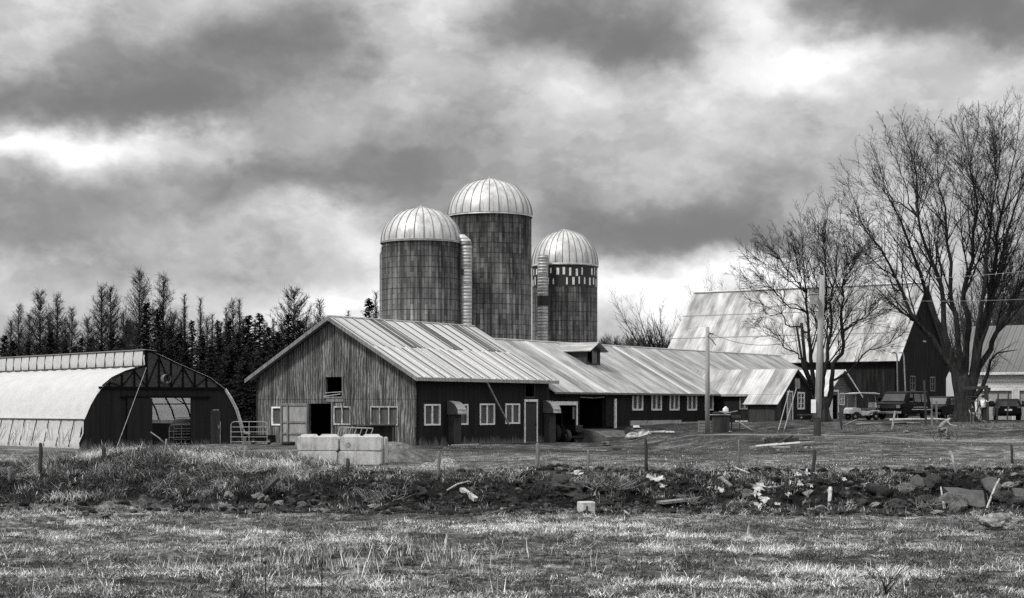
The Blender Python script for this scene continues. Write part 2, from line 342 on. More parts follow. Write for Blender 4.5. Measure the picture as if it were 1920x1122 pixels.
def thing(name, label, cat, loc=(0, 0, 0), rz=0, group=None):
    o = bpy.data.objects.new(name, None); col.objects.link(o); o.empty_display_size = .3
    o.location = loc; o.rotation_euler = (0, 0, rz); return tag(o, label, cat, group)
def dup(root, loc, rz, label, sc=None, group=None):
    def cp(o, par):
        c = o.copy(); col.objects.link(c); c.parent = par
        for ch in list(o.children): cp(ch, c)
        return c
    c = cp(root, None); c.location = loc; c.rotation_euler = (0, 0, rz); c['label'] = label
    if sc is not None: c.scale = sc
    if group: c['group'] = group
    return c
def px(x, Y, y=None): return Vector(((x-960)/F*Y, Y, H+(HY-(y if y is not None else HY))/F*Y))
class Fr:                      # a local frame on the ground plane
    def __init__(s, O, ang):
        s.O = Vector(O); s.a = ang; s.u = Vector((math.cos(ang), math.sin(ang), 0)); s.w = Vector((-math.sin(ang), math.cos(ang), 0))
    def loc(s, p): p = Vector(p)-s.O; return Vector((p.dot(s.u), p.dot(s.w), p.z))
    def hit(s, x, y, pt, n):   # sight line through a picture point meets a plane given in local coordinates
        d = Vector(((x-960)/F, 1, (HY-y)/F)); o = Vector((0, 0, H)); P0 = s.O+s.u*pt[0]+s.w*pt[1]+Vector((0, 0, pt[2]))
        N = s.u*n[0]+s.w*n[1]+Vector((0, 0, n[2])); t = (P0-o).dot(N)/d.dot(N); return s.loc(o+d*t)
    def X(s, x, y, c=0): q = s.hit(x, y, (c, 0, 0), (1, 0, 0)); return q.y, q.z      # on plane local x=c -> (y,z)
    def Y(s, x, y, c=0): q = s.hit(x, y, (0, c, 0), (0, 1, 0)); return q.x, q.z      # on plane local y=c -> (x,z)
def rect(fn, x0, x1, y0, y1, c=0):   # picture rectangle -> (a0,a1,z0,z1) on a wall plane
    ym = (y0+y1)/2; a0, _ = fn(x0, ym, c); a1, _ = fn(x1, ym, c); xm = (x0+x1)/2
    _, za = fn(xm, y1, c); _, zb = fn(xm, y0, c); return (min(a0, a1), max(a0, a1), za, zb)

# ---------------------------------------------------------------- ground
def _h(i, j, s): 
    n = (i.astype(np.int64)*374761393+j.astype(np.int64)*668265263+s*982451653) & 0x7fffffff
    n = ((n ^ (n >> 13))*1274126177) & 0x7fffffff
    return ((n ^ (n >> 16)) & 0xffff)/65535.0
def vn(x, y, s=0):
    i = np.floor(x); j = np.floor(y); u = x-i; v = y-j; u = u*u*(3-2*u); v = v*v*(3-2*v)
    return (_h(i, j, s)*(1-u)+_h(i+1, j, s)*u)*(1-v)+(_h(i, j+1, s)*(1-u)+_h(i+1, j+1, s)*u)*v
def fbm(x, y, s=0, o=4):
    r = 0; a = .5
    for k in range(o): r = r+a*vn(x*2**k, y*2**k, s+k*7); a *= .5
    return r*1.07
CP = []
for (x, y, Y) in [(0,852,80),(148,848,85),(453,832,91),(300,838,86),(478,835,99.9),(620,836,95),(782,837,93),(900,833,98),(1030,829,104),(1060,830,106),(1082,831,107),
                  (1130,832,103),(1165,828,104),(1100,840,98),(1180,798,112),(1260,795,117),(1340,793,123),(1455,790,118.7),(1400,792,119),(1540,787,114),(1640,788,114),(1700,787,114),
                  (1531,818,86),(1808,792,108),(1900,788,118),(1240,812,104),(1250,850,75),(1150,850,85),(1700,830,78),(1920,832,78),(1400,815,93),(1500,860,65),(1000,870,62),(1900,870,60),
                  (1300,885,55),(560,873,61),(720,873,61),(850,878,60),(250,880,58),(1600,885,55)]:
    p = px(x, Y, y); CP.append((p.x, p.y, p.z))
CP += [(-60,150,-.1),(0,150,.2),(40,150,1.5),(-60,60,-.5),(60,60,.3),(80,120,1.2),(-30,120,0),(60,100,1.1),(-40,90,-.3),(10,125,.9),(20,140,1.2)]
CP = np.array(CP)
def crest(x): return 53.6+np.clip((-x-9.5)/6, 0, 1)*7+.7*(fbm(x*.35, x*0+3, 5, 3)-.5)*2
def toe(x): return 48.6+np.clip((-x-12)/8, 0, 1)*2.0+1.0*(fbm(x*.3, x*0+9, 6, 3)-.5)*2+np.clip((x-12)/6, 0, 1)*(-.6)
def bank(x, y):
    a, b = toe(x), crest(x); t = np.clip((y-a)/(b-a), 0, 1); return t*t*(3-2*t), t
def gz(x, y, fine=True):
    x = np.asarray(x, float); y = np.asarray(y, float)
    num = np.zeros_like(x); den = np.zeros_like(x)
    for (cx, cy, cz) in CP:
        w = 1/(((x-cx)**2+((y-cy)*.8)**2)+1.5)**2.0; num = num+w*cz; den = den+w
    yard = num/den
    far = np.clip((y-170)/150, 0, 1); yard = yard*(1-far)+1.0*far
    field = -.98+.22*(fbm(x*.12, y*.12, 21, 3)-.5)+np.clip((x-5)/12, 0, 1)*.10*np.exp(-((y-40)/5)**2)
    k, t = bank(x, y)
    z = field*(1-k)+yard*k
    z = z+.62*np.exp(-((x+12.3)/3.6)**2-((y-59)/3.4)**2)+.22*np.exp(-((x+8.5)/3)**2-((y-56)/1.6)**2)
    z = z+.20*np.exp(-((x-12)/12)**2-((y-54.2)/1.1)**2)+.12*np.exp(-((x-2)/6)**2-((y-54)/.9)**2)
    if fine:
        rough = 4*k*(1-k); near = np.clip((64-y)/6, 0, 1)
        z = z+(fbm(x*1.7, y*1.7, 2, 4)-.5)*(.10+.75*rough+.0)*near+(fbm(x*.7, y*.9, 3, 3)-.5)*(.16*near+.04)
        z = z+(1-near)*(fbm(x*.9, y*.5, 4, 4)-.5)*.10*np.clip((130-y)/20, 0, 1)
        z = z+np.maximum(fbm(x*2.6, y*2.1, 31, 3)-.5, 0)*.16*(1-k)
    return z
def gz1(x, y): return float(gz(np.array([x]), np.array([y]))[0])
def gp(x, y):      # where the sight line through a picture point meets the ground
    Ys = np.concatenate([np.arange(24, 70, .04), np.arange(70, 170, .1)]); X = (x-960)/F*Ys; Z = H+(HY-y)/F*Ys
    below = np.nonzero(gz(X, Ys) >= Z)[0]; i = below[0] if len(below) else len(Ys)-1
    return Vector((X[i], Ys[i], gz1(X[i], Ys[i])))
rows = np.concatenate([np.arange(-80, 20, 5.), np.arange(20, 26, .4), np.arange(26, 64, .115), np.arange(64, 130, .6), np.arange(130, 200, 4), [220, 260, 320, 400, 520, 700, 1000, 1600, 2600, 4000]])
us = np.concatenate([np.linspace(-1.6, -.32, 22)[:-1], np.linspace(-.32, .32, 360), np.linspace(.32, 1.6, 22)[1:]])
GX = np.outer(np.maximum(rows, 20)+8, us)*.88; GY = np.repeat(rows[:, None], len(us), 1)
GZ = gz(GX, GY)
nr, nc = GX.shape
ii = np.arange(nr*nc).reshape(nr, nc)
fc = np.stack([ii[:-1, :-1], ii[:-1, 1:], ii[1:, 1:], ii[1:, :-1]], -1).reshape(-1, 4)
def npmesh(name, V, Fq, smooth=False):
    me = bpy.data.meshes.new(name); k = Fq.shape[1]
    me.vertices.add(len(V)); me.vertices.foreach_set('co', V.astype(np.float32).ravel())
    me.loops.add(Fq.size); me.loops.foreach_set('vertex_index', Fq.astype(np.int32).ravel())
    me.polygons.add(len(Fq)); me.polygons.foreach_set('loop_start', np.arange(0, Fq.size, k, dtype=np.int32))
    me.polygons.foreach_set('use_smooth', [smooth]*len(Fq)); me.update(calc_edges=True); return me
gm = npmesh('ground', np.stack([GX, GY, GZ], -1).reshape(-1, 3), fc, True)
K, T = bank(GX, GY)
def track_mask(x, y):     # the farm track crossing on the right, and wheel-worn ground before the barns
    yc = np.interp(x, [6, 10, 16.4, 21, 27, 40], [98, 95, 90, 83.5, 79, 76]); return np.exp(-((y-yc)/1.5)**2)*np.clip((x-5)/5, 0, 1)
soil = np.clip(5.5*K*(1-K)*(.6+.9*fbm(GX*.5, GY*.5, 40, 3)), 0, 1)
yardm = K*np.clip((GY-62)/10, 0, 1)
dirt = np.clip(yardm*1.5*(fbm(GX*.16, GY*.13, 44, 3)-.24)+yardm*np.exp(-((GX-3)/11)**2-((GY-88)/12)**2)*.8+.8*np.clip((GY-98)/8, 0, 1)*(GY < 135), 0, 1)  # dirt and wet mud, plus the shadow strip at the barn feet painted dark
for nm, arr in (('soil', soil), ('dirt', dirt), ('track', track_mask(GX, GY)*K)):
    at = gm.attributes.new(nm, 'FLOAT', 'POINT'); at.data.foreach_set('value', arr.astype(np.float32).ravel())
def ground_col(g, oc):
    A = lambda n: g.n('ShaderNodeAttribute', attribute_name=n).outputs['Fac']
    n1 = g.noise(g.scale(oc, (1, .7, 1)), .9, 8, .68); n2 = g.noise(g.scale(oc, (1, .8, 1)), 6, 6, .7); n3 = g.noise(oc, .22, 4, .5); n5 = g.noise(g.scale(oc, (.8, 1.2, 1)), 2.0, 8, .74); n6 = g.noise(g.scale(oc, (1, .5, 1)), 14, 5, .75)
    t = g.m('MULTIPLY_ADD', n1, .26, g.m('MULTIPLY_ADD', n2, .22, g.m('MULTIPLY_ADD', n3, .12, g.m('MULTIPLY_ADD', n5, .22, g.m('MULTIPLY', n6, .18)))))
    turf = g.ramp(t, [(.40, .012), (.455, .045), (.50, .12), (.545, .30), (.60, .58)])
    so_ = g.ramp(g.m('MULTIPLY_ADD', n2, .6, g.m('MULTIPLY', n1, .4)), [(.38, .006), (.55, .020), (.68, .06), (.76, .16)])
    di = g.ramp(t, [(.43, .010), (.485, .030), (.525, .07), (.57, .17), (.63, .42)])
    tr = g.ramp(n2, [(.3, .11), (.7, .19)])
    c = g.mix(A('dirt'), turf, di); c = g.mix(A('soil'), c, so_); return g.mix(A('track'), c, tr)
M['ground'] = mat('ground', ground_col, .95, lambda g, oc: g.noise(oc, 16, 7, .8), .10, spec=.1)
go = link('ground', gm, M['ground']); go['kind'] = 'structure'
# track: a sheet laid just above the ground
tb = MB(); n = 60
for i in range(n+1):
    x = 7.5+i*(45-7.5)/n; yc = float(np.interp(x, [6, 10, 16.4, 21, 27, 40, 50], [98, 95, 90, 83.5, 79, 76, 75])); hw = 1.0+.12*math.sin(x*1.3)
    for k in range(7):
        y = yc+(k/3-1)*hw; tb.v.append((x, y, gz1(x, y)+.02-(.03 if k in (0, 6) else 0)+.012*math.sin(x*3+k)))
tb.f = [(i*7+k, (i+1)*7+k, (i+1)*7+k+1, i*7+k+1) for i in range(n) for k in range(6)]
to = part('track', tb, mat('track dirt', lambda g, oc: g.ramp(g.noise(g.scale(oc, (.6, 3, 1)), 1, 6, .65), [(.3, .10), (.7, .20)]), .95, spec=.15), smooth=True); to['kind'] = 'structure'
# ---------------------------------------------------------------- buildings
TH = math.atan2(.823, .568)
O1 = (-5.34, 93, 0)
FB = Fr(O1, TH)
def Pn(c=0, ax='y', sg=-1):     # wall coordinate maps: plane local ax=c, outward sign sg
    if ax == 'y': return lambda a, d, z: (a, c+sg*d, z)
    return lambda a, d, z: (c+sg*d, a, z)
def window(par, P, r, cols=2, rows=1, fw=.09, fm='white', pm='glass', label=None, sill=True, d0=-.04, d1=.05):
    a0, a1, z0, z1 = r; m = MB()
    m.wbox(P, a0, a0+fw, d0, d1, z0, z1); m.wbox(P, a1-fw, a1, d0, d1, z0, z1)
    m.wbox(P, a0+fw, a1-fw, d0, d1, z1-fw, z1); m.wbox(P, a0+fw, a1-fw, d0, d1, z0, z0+fw)
    for i in range(1, cols):
        a = a0+(a1-a0)*i/cols; m.wbox(P, a-fw*.55, a+fw*.55, d0, d1-.01, z0+fw, z1-fw)
    for j in range(1, rows):
        z = z0+(z1-z0)*j/rows; m.wbox(P, a0+fw, a1-fw, d0+.01, d1-.025, z-.02, z+.02)
    w = part('window', m, fm, par, label=label)
    p = MB(); p.wbox(P, a0+fw*.8, a1-fw*.8, -.09, -.06, z0+fw*.8, z1-fw*.8); part('pane', p, pm, w)
    return w
def hole(r): return r
def grow(r, e): return (r[0]-e, r[1]+e, r[2]-e, r[3]+e)

# ---- main barn
L1, W1, E1, RZ = 13.5, 12.3, 3.93, 7.3; ym = W1/2; SL = (RZ-E1)/ym
B = thing('gable_barn', 'weathered plywood gable barn with dark painted long side and sheet metal roof', 'barn', O1, TH)
PY = Pn(0); PX = Pn(0, 'x')
wn = [rect(FB.Y, a, b, c, d) for a, b, c, d in ((795,825,758,798),(848,877,758,797),(899,927,757,797),(947,974,757,795))]
dr = rect(FB.Y, 983, 1007, 753, 830); up_ = rect(FB.Y, 984, 1001, 711, 744)
mw = MB().wall(PY, 0, L1, -.4, E1, wn+[grow(dr, -.08), up_]); part('side_wall', mw, 'dark_wall', B)
gd = rect(FB.X, 580, 622, 757, 850); lo = rect(FB.X, 611, 642, 706, 744)
g1 = rect(FB.X, 510, 530, 763, 798); g2 = rect(FB.X, 626, 658, 762, 797); g3 = rect(FB.X, 695, 747, 762, 798)
gd = (gd[0], gd[1], -.4, gd[3])
mg = MB().wall(PX, 0, W1, -.4, E1, [gd, lo, g1, g2, g3])
mg.extr([(0, E1), (W1, E1), (ym, RZ-.02)], lambda a, b, s: (0 if s == 0 else .15, a, b)); part('gable_wall', mg, 'gable', B)
mg = MB().wall(Pn(L1, 'x', 1), 0, W1, -.4, E1); mg.extr([(0, E1), (W1, E1), (ym, RZ-.02)], lambda a, b, s: (L1-.15*s, a, b))
mg.wall(Pn(W1, 'y', 1), 0, L1, -.4, E1); part('rear_wall', mg, 'dark_board', B)
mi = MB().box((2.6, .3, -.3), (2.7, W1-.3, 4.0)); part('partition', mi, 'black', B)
for r in wn: window(B, PY, r, 2, 1, .09, 'white', 'curtained')
window(B, PX, g1, 1, 1, .09, 'white', 'curtained', 'small window with one pane and a bright white frame')
window(B, PX, g2, 2, 1, .08, 'white_old', 'curtained', 'boarded window pair with flaking frame')
w3 = window(B, PX, g3, 3, 1, .07, 'white_old', 'curtained', 'three pane window with peeling paint')
part('loft_sill', MB().wbox(PX, lo[0]-.05, lo[1]+.1, 0, .08, lo[2]-.1, lo[2]).wbox(PX, lo[0]-.07, lo[0], 0, .05, lo[2], lo[3]), 'old_board', B)
part('loft_rail', MB().beam(PX(lo[0]+.1, .05, lo[2]+.15), PX(lo[1]+.12, .05, lo[2]+.02), .05).beam(PX(lo[0]+.0, .05, lo[2]+.28), PX(lo[1], .05, lo[2]+.22), .04), 'pale_board', B)
part('doorway_frame', MB().wbox(PX, gd[0]-.1, gd[0], 0, .06, -.3, gd[3]+.1).wbox(PX, gd[1], gd[1]+.12, 0, .06, -.3, gd[3]+.02).wbox(PX, gd[0]-.9, gd[0]+.4, .0, .05, gd[3]+.1, gd[3]+.32), 'old_board', B)
dl = rect(FB.X, 527, 578, 757, 840, -.15)
m = MB().wbox(PX, dl[0], dl[1], .10, .15, dl[2], dl[3]); leaf = part('barn_door', m, 'door_leaf', B)
m = MB(); hh = dl[3]-dl[2]; ww = dl[1]-dl[0]
for f in (.0, .30, .56, .95): m.wbox(PX, dl[0], dl[1], .15, .20, dl[2]+hh*f, dl[2]+hh*f+.11)
for f in (0, .70, .94): m.wbox(PX, dl[0]+ww*f, dl[0]+ww*f+.12, .205, .24, dl[2], dl[3])
part('batten', m, 'old_board', leaf)
# side door, its trim, upper hatch
m = MB().wbox(PY, dr[0]+.1, dr[1]-.1, -.06, -.02, dr[2]-.1, dr[3]-.1); sdoor = part('side_door', m, 'dark_board', B)
m = MB().wbox(PY, dr[0]-.02, dr[0]+.08, 0, .05, dr[2], dr[3]).wbox(PY, dr[1]-.08, dr[1]+.02, 0, .05, dr[2], dr[3]).wbox(PY, dr[0]-.02, dr[1]+.02, 0, .06, dr[3]-.02, dr[3]+.13); part('door_trim', m, 'white', B)
m = MB().wbox(PY, dr[1]-.17, dr[1]-.11, -.02, .04, 1.05, 1.2); part('handle', m, 'steel_dark', sdoor)
m = MB().wbox(PY, up_[0]-.08, up_[0], 0, .05, up_[2], up_[3]).wbox(PY, up_[1], up_[1]+.08, 0, .05, up_[2], up_[3]).wbox(PY, up_[0]-.08, up_[1]+.08, 0, .06, up_[2]-.1, up_[2]); part('hatch_frame', m, 'dark_board', B)
m = MB().wbox(PY, up_[0], up_[0]+.35, -.3, -.25, up_[2], up_[3]-.3); part('hatch_board', m, 'dark_board', B)
# roof
def rz(y): return E1+SL*min(y, W1-y)
xo0, xo1, ov = -.55, L1+.5, .42
def rq(m, x0, x1, ya, yb, h, t=.03):
    m.slab([(x0, ya, rz(ya)+.14+h), (x1, ya, rz(ya)+.14+h), (x1, yb, rz(yb)+.14+h), (x0, yb, rz(yb)+.14+h)], t)
m = MB(); rq(m, xo0, xo1, -ov, ym, 0, .05); roof = part('roof', m, 'roof_main', B)
m = MB(); rq(m, xo0, xo1, ym, W1+ov, 0, .05); part('rear_slope', m, 'roof_far', roof)
rng = random.Random(4)
m = MB(); ymid = 2.9
ridge_x = lambda p: FB.Y(p, 600 if p < 700 else 608, ym)[0]
strips = [(ridge_x(a), ridge_x(b)) for a, b in ((691, 713), (770, 791), (843, 864))]
for a, b in strips: rq(m, a, b, ymid, ym-.03, .02, .02)
part('dark_roof_strip', m, 'roof_strip', roof)
m = MB(); x = xo0+.25
while x < xo1-.1:
    rq(m, x, x+.05, ymid, ym, .045, .05); x += .95
x = xo0+.5
while x < xo1-.1:
    w = rng.choice((.04, .05, .06, .11)); rq(m, x, x+w, -ov+.02, ymid-.1, .035, .035); x += rng.choice((.78, .95, 1.2))
part('roof_seam', m, mat('roof seam', woodgrain(.03, .12), .7), roof)
m = MB(); x = xo0+.32
while x < xo1-.2:
    rq(m, x, x+.05, ymid+.1, ym, .05, .05); x += .95
x = xo0+.8
while x < xo1-.2: rq(m, x, x+.08, -ov+.02, ymid, .05, .05); x += 1.15
part('roof_lap', m, mat('bright lap', woodgrain(.45, .75), .5), roof)
m = MB()
for sy in (0, 1):
    ya, yb = (-ov, ym) if sy == 0 else (ym, W1+ov)
    for xx in (xo0-.03, xo1): m = MB(); m.add([(xx, ya, rz(ya)-.08), (xx, yb, rz(yb)-.08), (xx, yb, rz(yb)+.16), (xx, ya, rz(ya)+.16), (xx+.03, ya, rz(ya)-.08), (xx+.03, yb, rz(yb)-.08), (xx+.03, yb, rz(yb)+.16), (xx+.03, ya, rz(ya)+.16)],
        [(0,3,2,1),(4,5,6,7),(0,1,5,4),(1,2,6,5),(2,3,7,6),(3,0,4,7)]); part('bargeboard', m, 'old_board', roof)
part('fascia', MB().box((xo0, -ov-.03, rz(-ov)-.06), (xo1, -ov, rz(-ov)+.13)), 'pale_board', roof)
part('soffit', MB().box((xo0+.03, -ov+.003, rz(-ov)-.04), (xo1-.03, -.003, rz(-ov)-.01)), 'dark_board', roof)
part('ridge_cap', MB().tube([(xo0, ym, RZ+.17), (xo1, ym, RZ+.17)], .06, 6), 'galv', roof)

# fan hoods on the dark wall: quarter-round metal awning over a dark duct
def hood(fr, pa, label, c=0):
    a0, z1 = fr.Y(pa[0], pa[2], c); a1 = a0+.95; z0 = z1-.72
    o = fr.O+fr.u*a0+fr.w*(c-.01); T = thing('fan_hood', label, 'fan hood', (o.x, o.y, 0), fr.a, 'rounded fan hoods on the dark barn wall')
    m = MB(); rad = .78; N = 8
    pts = [(-rad*math.sin(k/N*math.pi/2), z0+rad*math.cos(k/N*math.pi/2)) for k in range(N+1)]
    for k in range(N):
        (ya, za), (yb, zb) = pts[k], pts[k+1]; m.slab([(0, ya, za), (.9, ya, za), (.9, yb, zb), (0, yb, zb)], .02)
    part('hood_top', m, 'galv', T, smooth=False)
    m = MB().extr([(0, z0)]+pts, lambda a, b, s: (.0+.02*s, a, b)); m.extr([(0, z0)]+pts, lambda a, b, s: (.88+.02*s, a, b)); part('hood_cheek', m, mat('hood side', speck(.06, .12), .6), T)
    part('duct', MB().box((.08, -.42, 0), (.8, -.02, z0+.02)), 'dark_board', T)
hood(FB, (838, 838, 754), 'rounded metal fan hood between the first two white windows of the dark wall')
FL = Fr(FB.O+FB.u*L1, TH)
hood(FB, (1018, 1018, 753), 'rounded metal fan hood beside the white framed tractor bay')
a0, z0 = FB.Y(916, 710, -.6); a1, z1 = FB.Y(948, 797, -.1)
lp = FB.O+FB.u*a1+FB.w*-.35
m = MB().tube([(0, 0, 0), (a0-a1, .0, z0-z1)], .055, 8)
tag(part('leaning_pipe', m, 'steel'), 'pale pipe hanging slanted from the barn eave to a window corner', 'pipe'); o = bpy.data.objects['leaning_pipe']; o.location = (lp.x, lp.y, z1); o.rotation_euler[2] = TH

# ---- long barn
LX = 46.6; E2, R2 = 3.25, 6.6; S2 = (R2-E2)/ym
LB = thing('long_barn', 'long low dark barn with streaked sheet roof and a row of white windows', 'barn', FL.O, TH)
b1 = rect(FL.Y, 1036, 1080, 760, 840); b1 = (b1[0], b1[1], -.5, b1[3]); b2 = rect(FL.Y, 1087, 1132, 746, 803)
lw = [rect(FL.Y, a, b, c, d) for a, b, c, d in ((1185,1205,736,770),(1221,1240,737,770),(1255,1273,737,770),(1288,1306,738,770),(1321,1337,738,770))]
m = MB().wall(PY, 0.02, LX, -.5, E2, [b1, b2]+lw)
m.wall(Pn(LX, 'x', 1), 0, W1, -.5, E2); m.extr([(0, E2), (W1, E2), (ym, R2-.02)], lambda a, b, s: (LX-.15*s, a, b)); part('wall', m, 'dark_wall', LB)
part('rear_wall', MB().wall(Pn(W1, 'y', 1), 0, LX, -.5, E2), 'dark_board', LB)
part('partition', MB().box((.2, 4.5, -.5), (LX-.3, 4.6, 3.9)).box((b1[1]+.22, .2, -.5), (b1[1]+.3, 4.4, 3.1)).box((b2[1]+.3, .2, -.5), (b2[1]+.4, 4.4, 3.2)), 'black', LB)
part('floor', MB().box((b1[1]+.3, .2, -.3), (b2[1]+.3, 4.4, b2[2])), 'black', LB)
for r in lw: window(LB, PY, r, 2, 1, .12, 'white', 'curtained')
m = MB().wbox(PY, b1[0]-.1, b1[1]+.12, .0, .07, b1[3], b1[3]+.24); part('bay_header', m, 'white', LB)
zb = FL.Y(1083, 807)[1]; zl = FL.Y(1034, 832)[1]
part('bay_post', MB().wbox(PY, b1[1], b1[1]+.12, 0, .06, zb, b1[3]), 'white', LB); part('bay_post', MB().wbox(PY, b1[0]-.12, b1[0], 0, .06, zl-.2, b1[3]), 'white', LB)
part('torn_board', MB().wbox(PY, b1[1]-.3, b1[1]-.06, -.1, -.06, 1.4, b1[3]-.1), 'old_board', LB)
m = MB().beam(PY(b2[0], .05, b2[3]+.02), PY(b2[0]+(b2[1]-b2[0])*.5, .05, b2[3]-.01), .06).beam(PY(b2[0]+(b2[1]-b2[0])*.55, .05, b2[3]-.02), PY(b2[1], .05, b2[3]+.05), .05); part('door_edge', m, 'pale_board', LB)
sd0 = FL.Y(1133, 770)[0]; sd1 = FL.Y(1178, 770)[0]
sl_ = part('sliding_door', MB().wbox(PY, sd0, sd1, .06, .12, b2[2]+.05, b2[3]+.08), 'dark_wall', LB)
m = MB().wbox(PY, b2[0]-.2, sd1+1.5, .12, .17, b2[3]+.16, b2[3]+.26); part('door_rail', m, 'dark_board', LB)
wp = FL.Y(1149, 775)[0]; zt, zq = FL.Y(1149, 748)[1], FL.Y(1149, 806)[1]
part('white_post', MB().wbox(PY, wp-.08, wp+.08, .14, .26, zq, zt), 'white', LB)
f0 = FL.Y(1180, 795)[0]; f1 = FL.Y(1275, 795)[0]
part('foundation', MB().wbox(PY, f0, f1, 0, .12, .6, 1.26).wbox(PY, f1, LX-1, 0, .08, .6, 1.12), 'concrete', LB)
def rz2(y): return E2+S2*min(y, W1-y)
def rq2(m, x0, x1, ya, yb, h, t=.04): m.slab([(x0, ya, rz2(ya)+.1+h), (x1, ya, rz2(ya)+.1+h), (x1, yb, rz2(yb)+.1+h), (x0, yb, rz2(yb)+.1+h)], t)
m = MB(); rq2(m, .05, LX, -.4, ym, 0); lr = part('roof', m, 'roof_wing', LB)
m = MB(); rq2(m, .05, LX, ym, W1+.4, 0); part('rear_slope', m, 'roof_far', lr)
m = MB(); rng = random.Random(8)
for k in range(16):
    x = 1+k*2.8+rng.random(); ya = rng.uniform(-.3, 2.5); yb = min(ym, ya+rng.uniform(2, 4)); rq2(m, x, x+.05, ya, yb, .03, .03)
part('roof_seam', m, mat('wing seam', woodgrain(.12, .35), .7), lr)
m = MB(); rng = random.Random(9)
M['bright_sheet'] = mat('bright sheet', roofmetal(.35, .62, .3, 1, .8, .5), .5)
for x in (6.1, 17.7, 20.3): m = MB(); rq2(m, x, x+.6, -.39, ym, .015, .02); part('bright_roof_sheet', m, 'bright_sheet', lr)
part('fascia', MB().box((.05, -.43, rz2(-.4)-.02), (LX-16.5, -.4, rz2(-.4)+.09)), 'old_board', lr)
part('ridge_cap', MB().tube([(0, ym, R2+.12), (LX, ym, R2+.12)], .07, 6), 'galv', lr)
# dormer
sn = (0, -S2, 1)
q = FL.hit(1100, 684, (0, 0, E2+.1), sn); q2 = FL.hit(1118, 684, (0, q.y, 0), (0, 1, 0)); top = FL.hit(1100, 656, (q.x, 0, 0), (1, 0, 0))
dx0, dx1, dy = q.x, q.x+1.75, q.y; zw = q.z+1.05
m = MB().wall(lambda a, d, z: (a, dy-d, z), dx0, dx1, q.z-.1, zw, [(dx0+.12, dx1-.25, q.z+.1, zw-.05)])
m.extr([(dx0, zw), (dx1, zw), ((dx0+dx1)/2, zw+.45)], lambda a, b, s: (a, dy+.1*s, b))
yb = (zw-E2)/S2
for xx in (dx0, dx1): m.extr([(dy, q.z-.1), (yb+.3, zw), (dy, zw)], lambda a, b, s: (xx+.06*s-.03, a, b))
dm = part('dormer', m, 'dark_board', LB); part('pane', MB().box((dx0+.8, dy+.05, q.z+.1), (dx1-.25, dy+.08, zw-.05)), 'glass', dm)
m = MB(); xm = (dx0+dx1)/2; yr = (zw+.5-E2)/S2
m.slab([(dx0-.35, dy-.5, zw-.12), (xm, dy-.5, zw+.52), (xm, yr+.4, zw+.52), (dx0-.35, yb+.1, zw-.12)], .05)
m.slab([(xm, dy-.5, zw+.52), (dx1+.35, dy-.5, zw-.12), (dx1+.35, yb+.1, zw-.12), (xm, yr+.4, zw+.52)], .05); part('dormer_roof', m, 'roof_wing', dm)

# ---- annex with lean-to, running out from the long barn
tt = 29.85; OA = Vector((-5.34+.69*tt, 93+tt, 0)); FA = Fr(OA, TH-math.pi/2)
AN = thing('milk_house', 'dark outbuilding with a bright streaked lean-to roof and white trimmed door', 'outbuilding', OA, FA.a)
AL = 5.2; ay, az_ = 2.2, 4.92; sl3 = (az_-3.25)/ay
PG = Pn(AL, 'x', 1); PA = Pn(0)
wa = rect(FA.Y, 1387, 1407, 738, 768)
ad = rect(FA.X, 1476, 1484.5, 736, 792, AL); aw = rect(FA.X, 1494.5, 1508, 735.5, 768, AL)
m = MB().wall(PA, -.3, AL, .3, 3.25, [wa]); m.wall(PG, 0, 5.4, .3, 3.25, [grow(ad, -.03), aw])
m.extr([(0, 3.25), (5.4, 3.25), (ay, az_-.03)], lambda a, b, s: (AL-.15*s, a, b)); part('wall', m, 'dark_wall', AN)
l0 = FA.Y(1402, 760, -.96)[0]; l1 = FA.Y(1457, 760, -.96)[0]
m = MB().wall(Pn(-.96), l0, AL, .3, 2.5).wall(lambda a, d, z: (l0-d, a, z), -.96, 0, .3, 2.5); m.extr([(-.96, .3), (0, .3), (0, 3.2), (-.96, 2.5)], lambda a, b, s: (AL-.1*s, a, b)); part('lean_to_wall', m, 'dark_board', AN)
m = MB(); e = -.3; sz = lambda y: 3.25+sl3*y+.08
m.slab([(-.2, e, sz(e)), (AL+.3, e, sz(e)), (AL+.3, ay, sz(ay)), (-3.1, ay, sz(ay))], .05); rf = part('roof', m, 'roof_annex', AN)
m = MB(); m.slab([(l0-.25, -1.25, sz(-1.25)), (AL+.3, -1.25, sz(-1.25)), (AL+.3, e-.01, sz(e)-.01), (l0-.25, e-.01, sz(e)-.01)], .05); part('lean_to_roof', m, 'roof_annex', rf)
m = MB(); m.slab([(-3.1, ay, sz(ay)), (AL+.3, ay, sz(ay)), (AL+.3, 5.7, 3.2), (0, 5.7, 3.2)], .05); part('rear_slope', m, 'roof_far', rf)
part('fascia', MB().box((.2, -.28, 2.98), (2.6, -.25, 3.15)), 'pale_board', rf)
window(AN, PA, wa, 2, 3, .1, 'old_board', 'glass'); window(AN, PG, aw, 2, 3, .12, 'white', 'glass')
m = MB().wbox(PG, ad[0], ad[1], -.08, -.03, ad[2], ad[3]); dd = part('door', m, 'white_old', AN)
part('pane', MB().wbox(PG, ad[0]+.25, ad[1]-.35, -.03, -.01, ad[2]+1.1, ad[3]-.2), 'glass', dd)
part('door_trim', MB().wbox(PG, ad[0]-.12, ad[0], 0, .05, ad[2], ad[3]+.1).wbox(PG, ad[1], ad[1]+.14, 0, .05, ad[2], ad[3]+.1).wbox(PG, ad[0], ad[1], 0, .05, ad[3], ad[3]+.1), 'white', AN)
sg = rect(FA.X, 1489.5, 1499, 710, 729, AL); part('gable_panel', MB().wbox(PG, sg[0], sg[1], .01, .05, sg[2], sg[3]), 'white_old', AN)
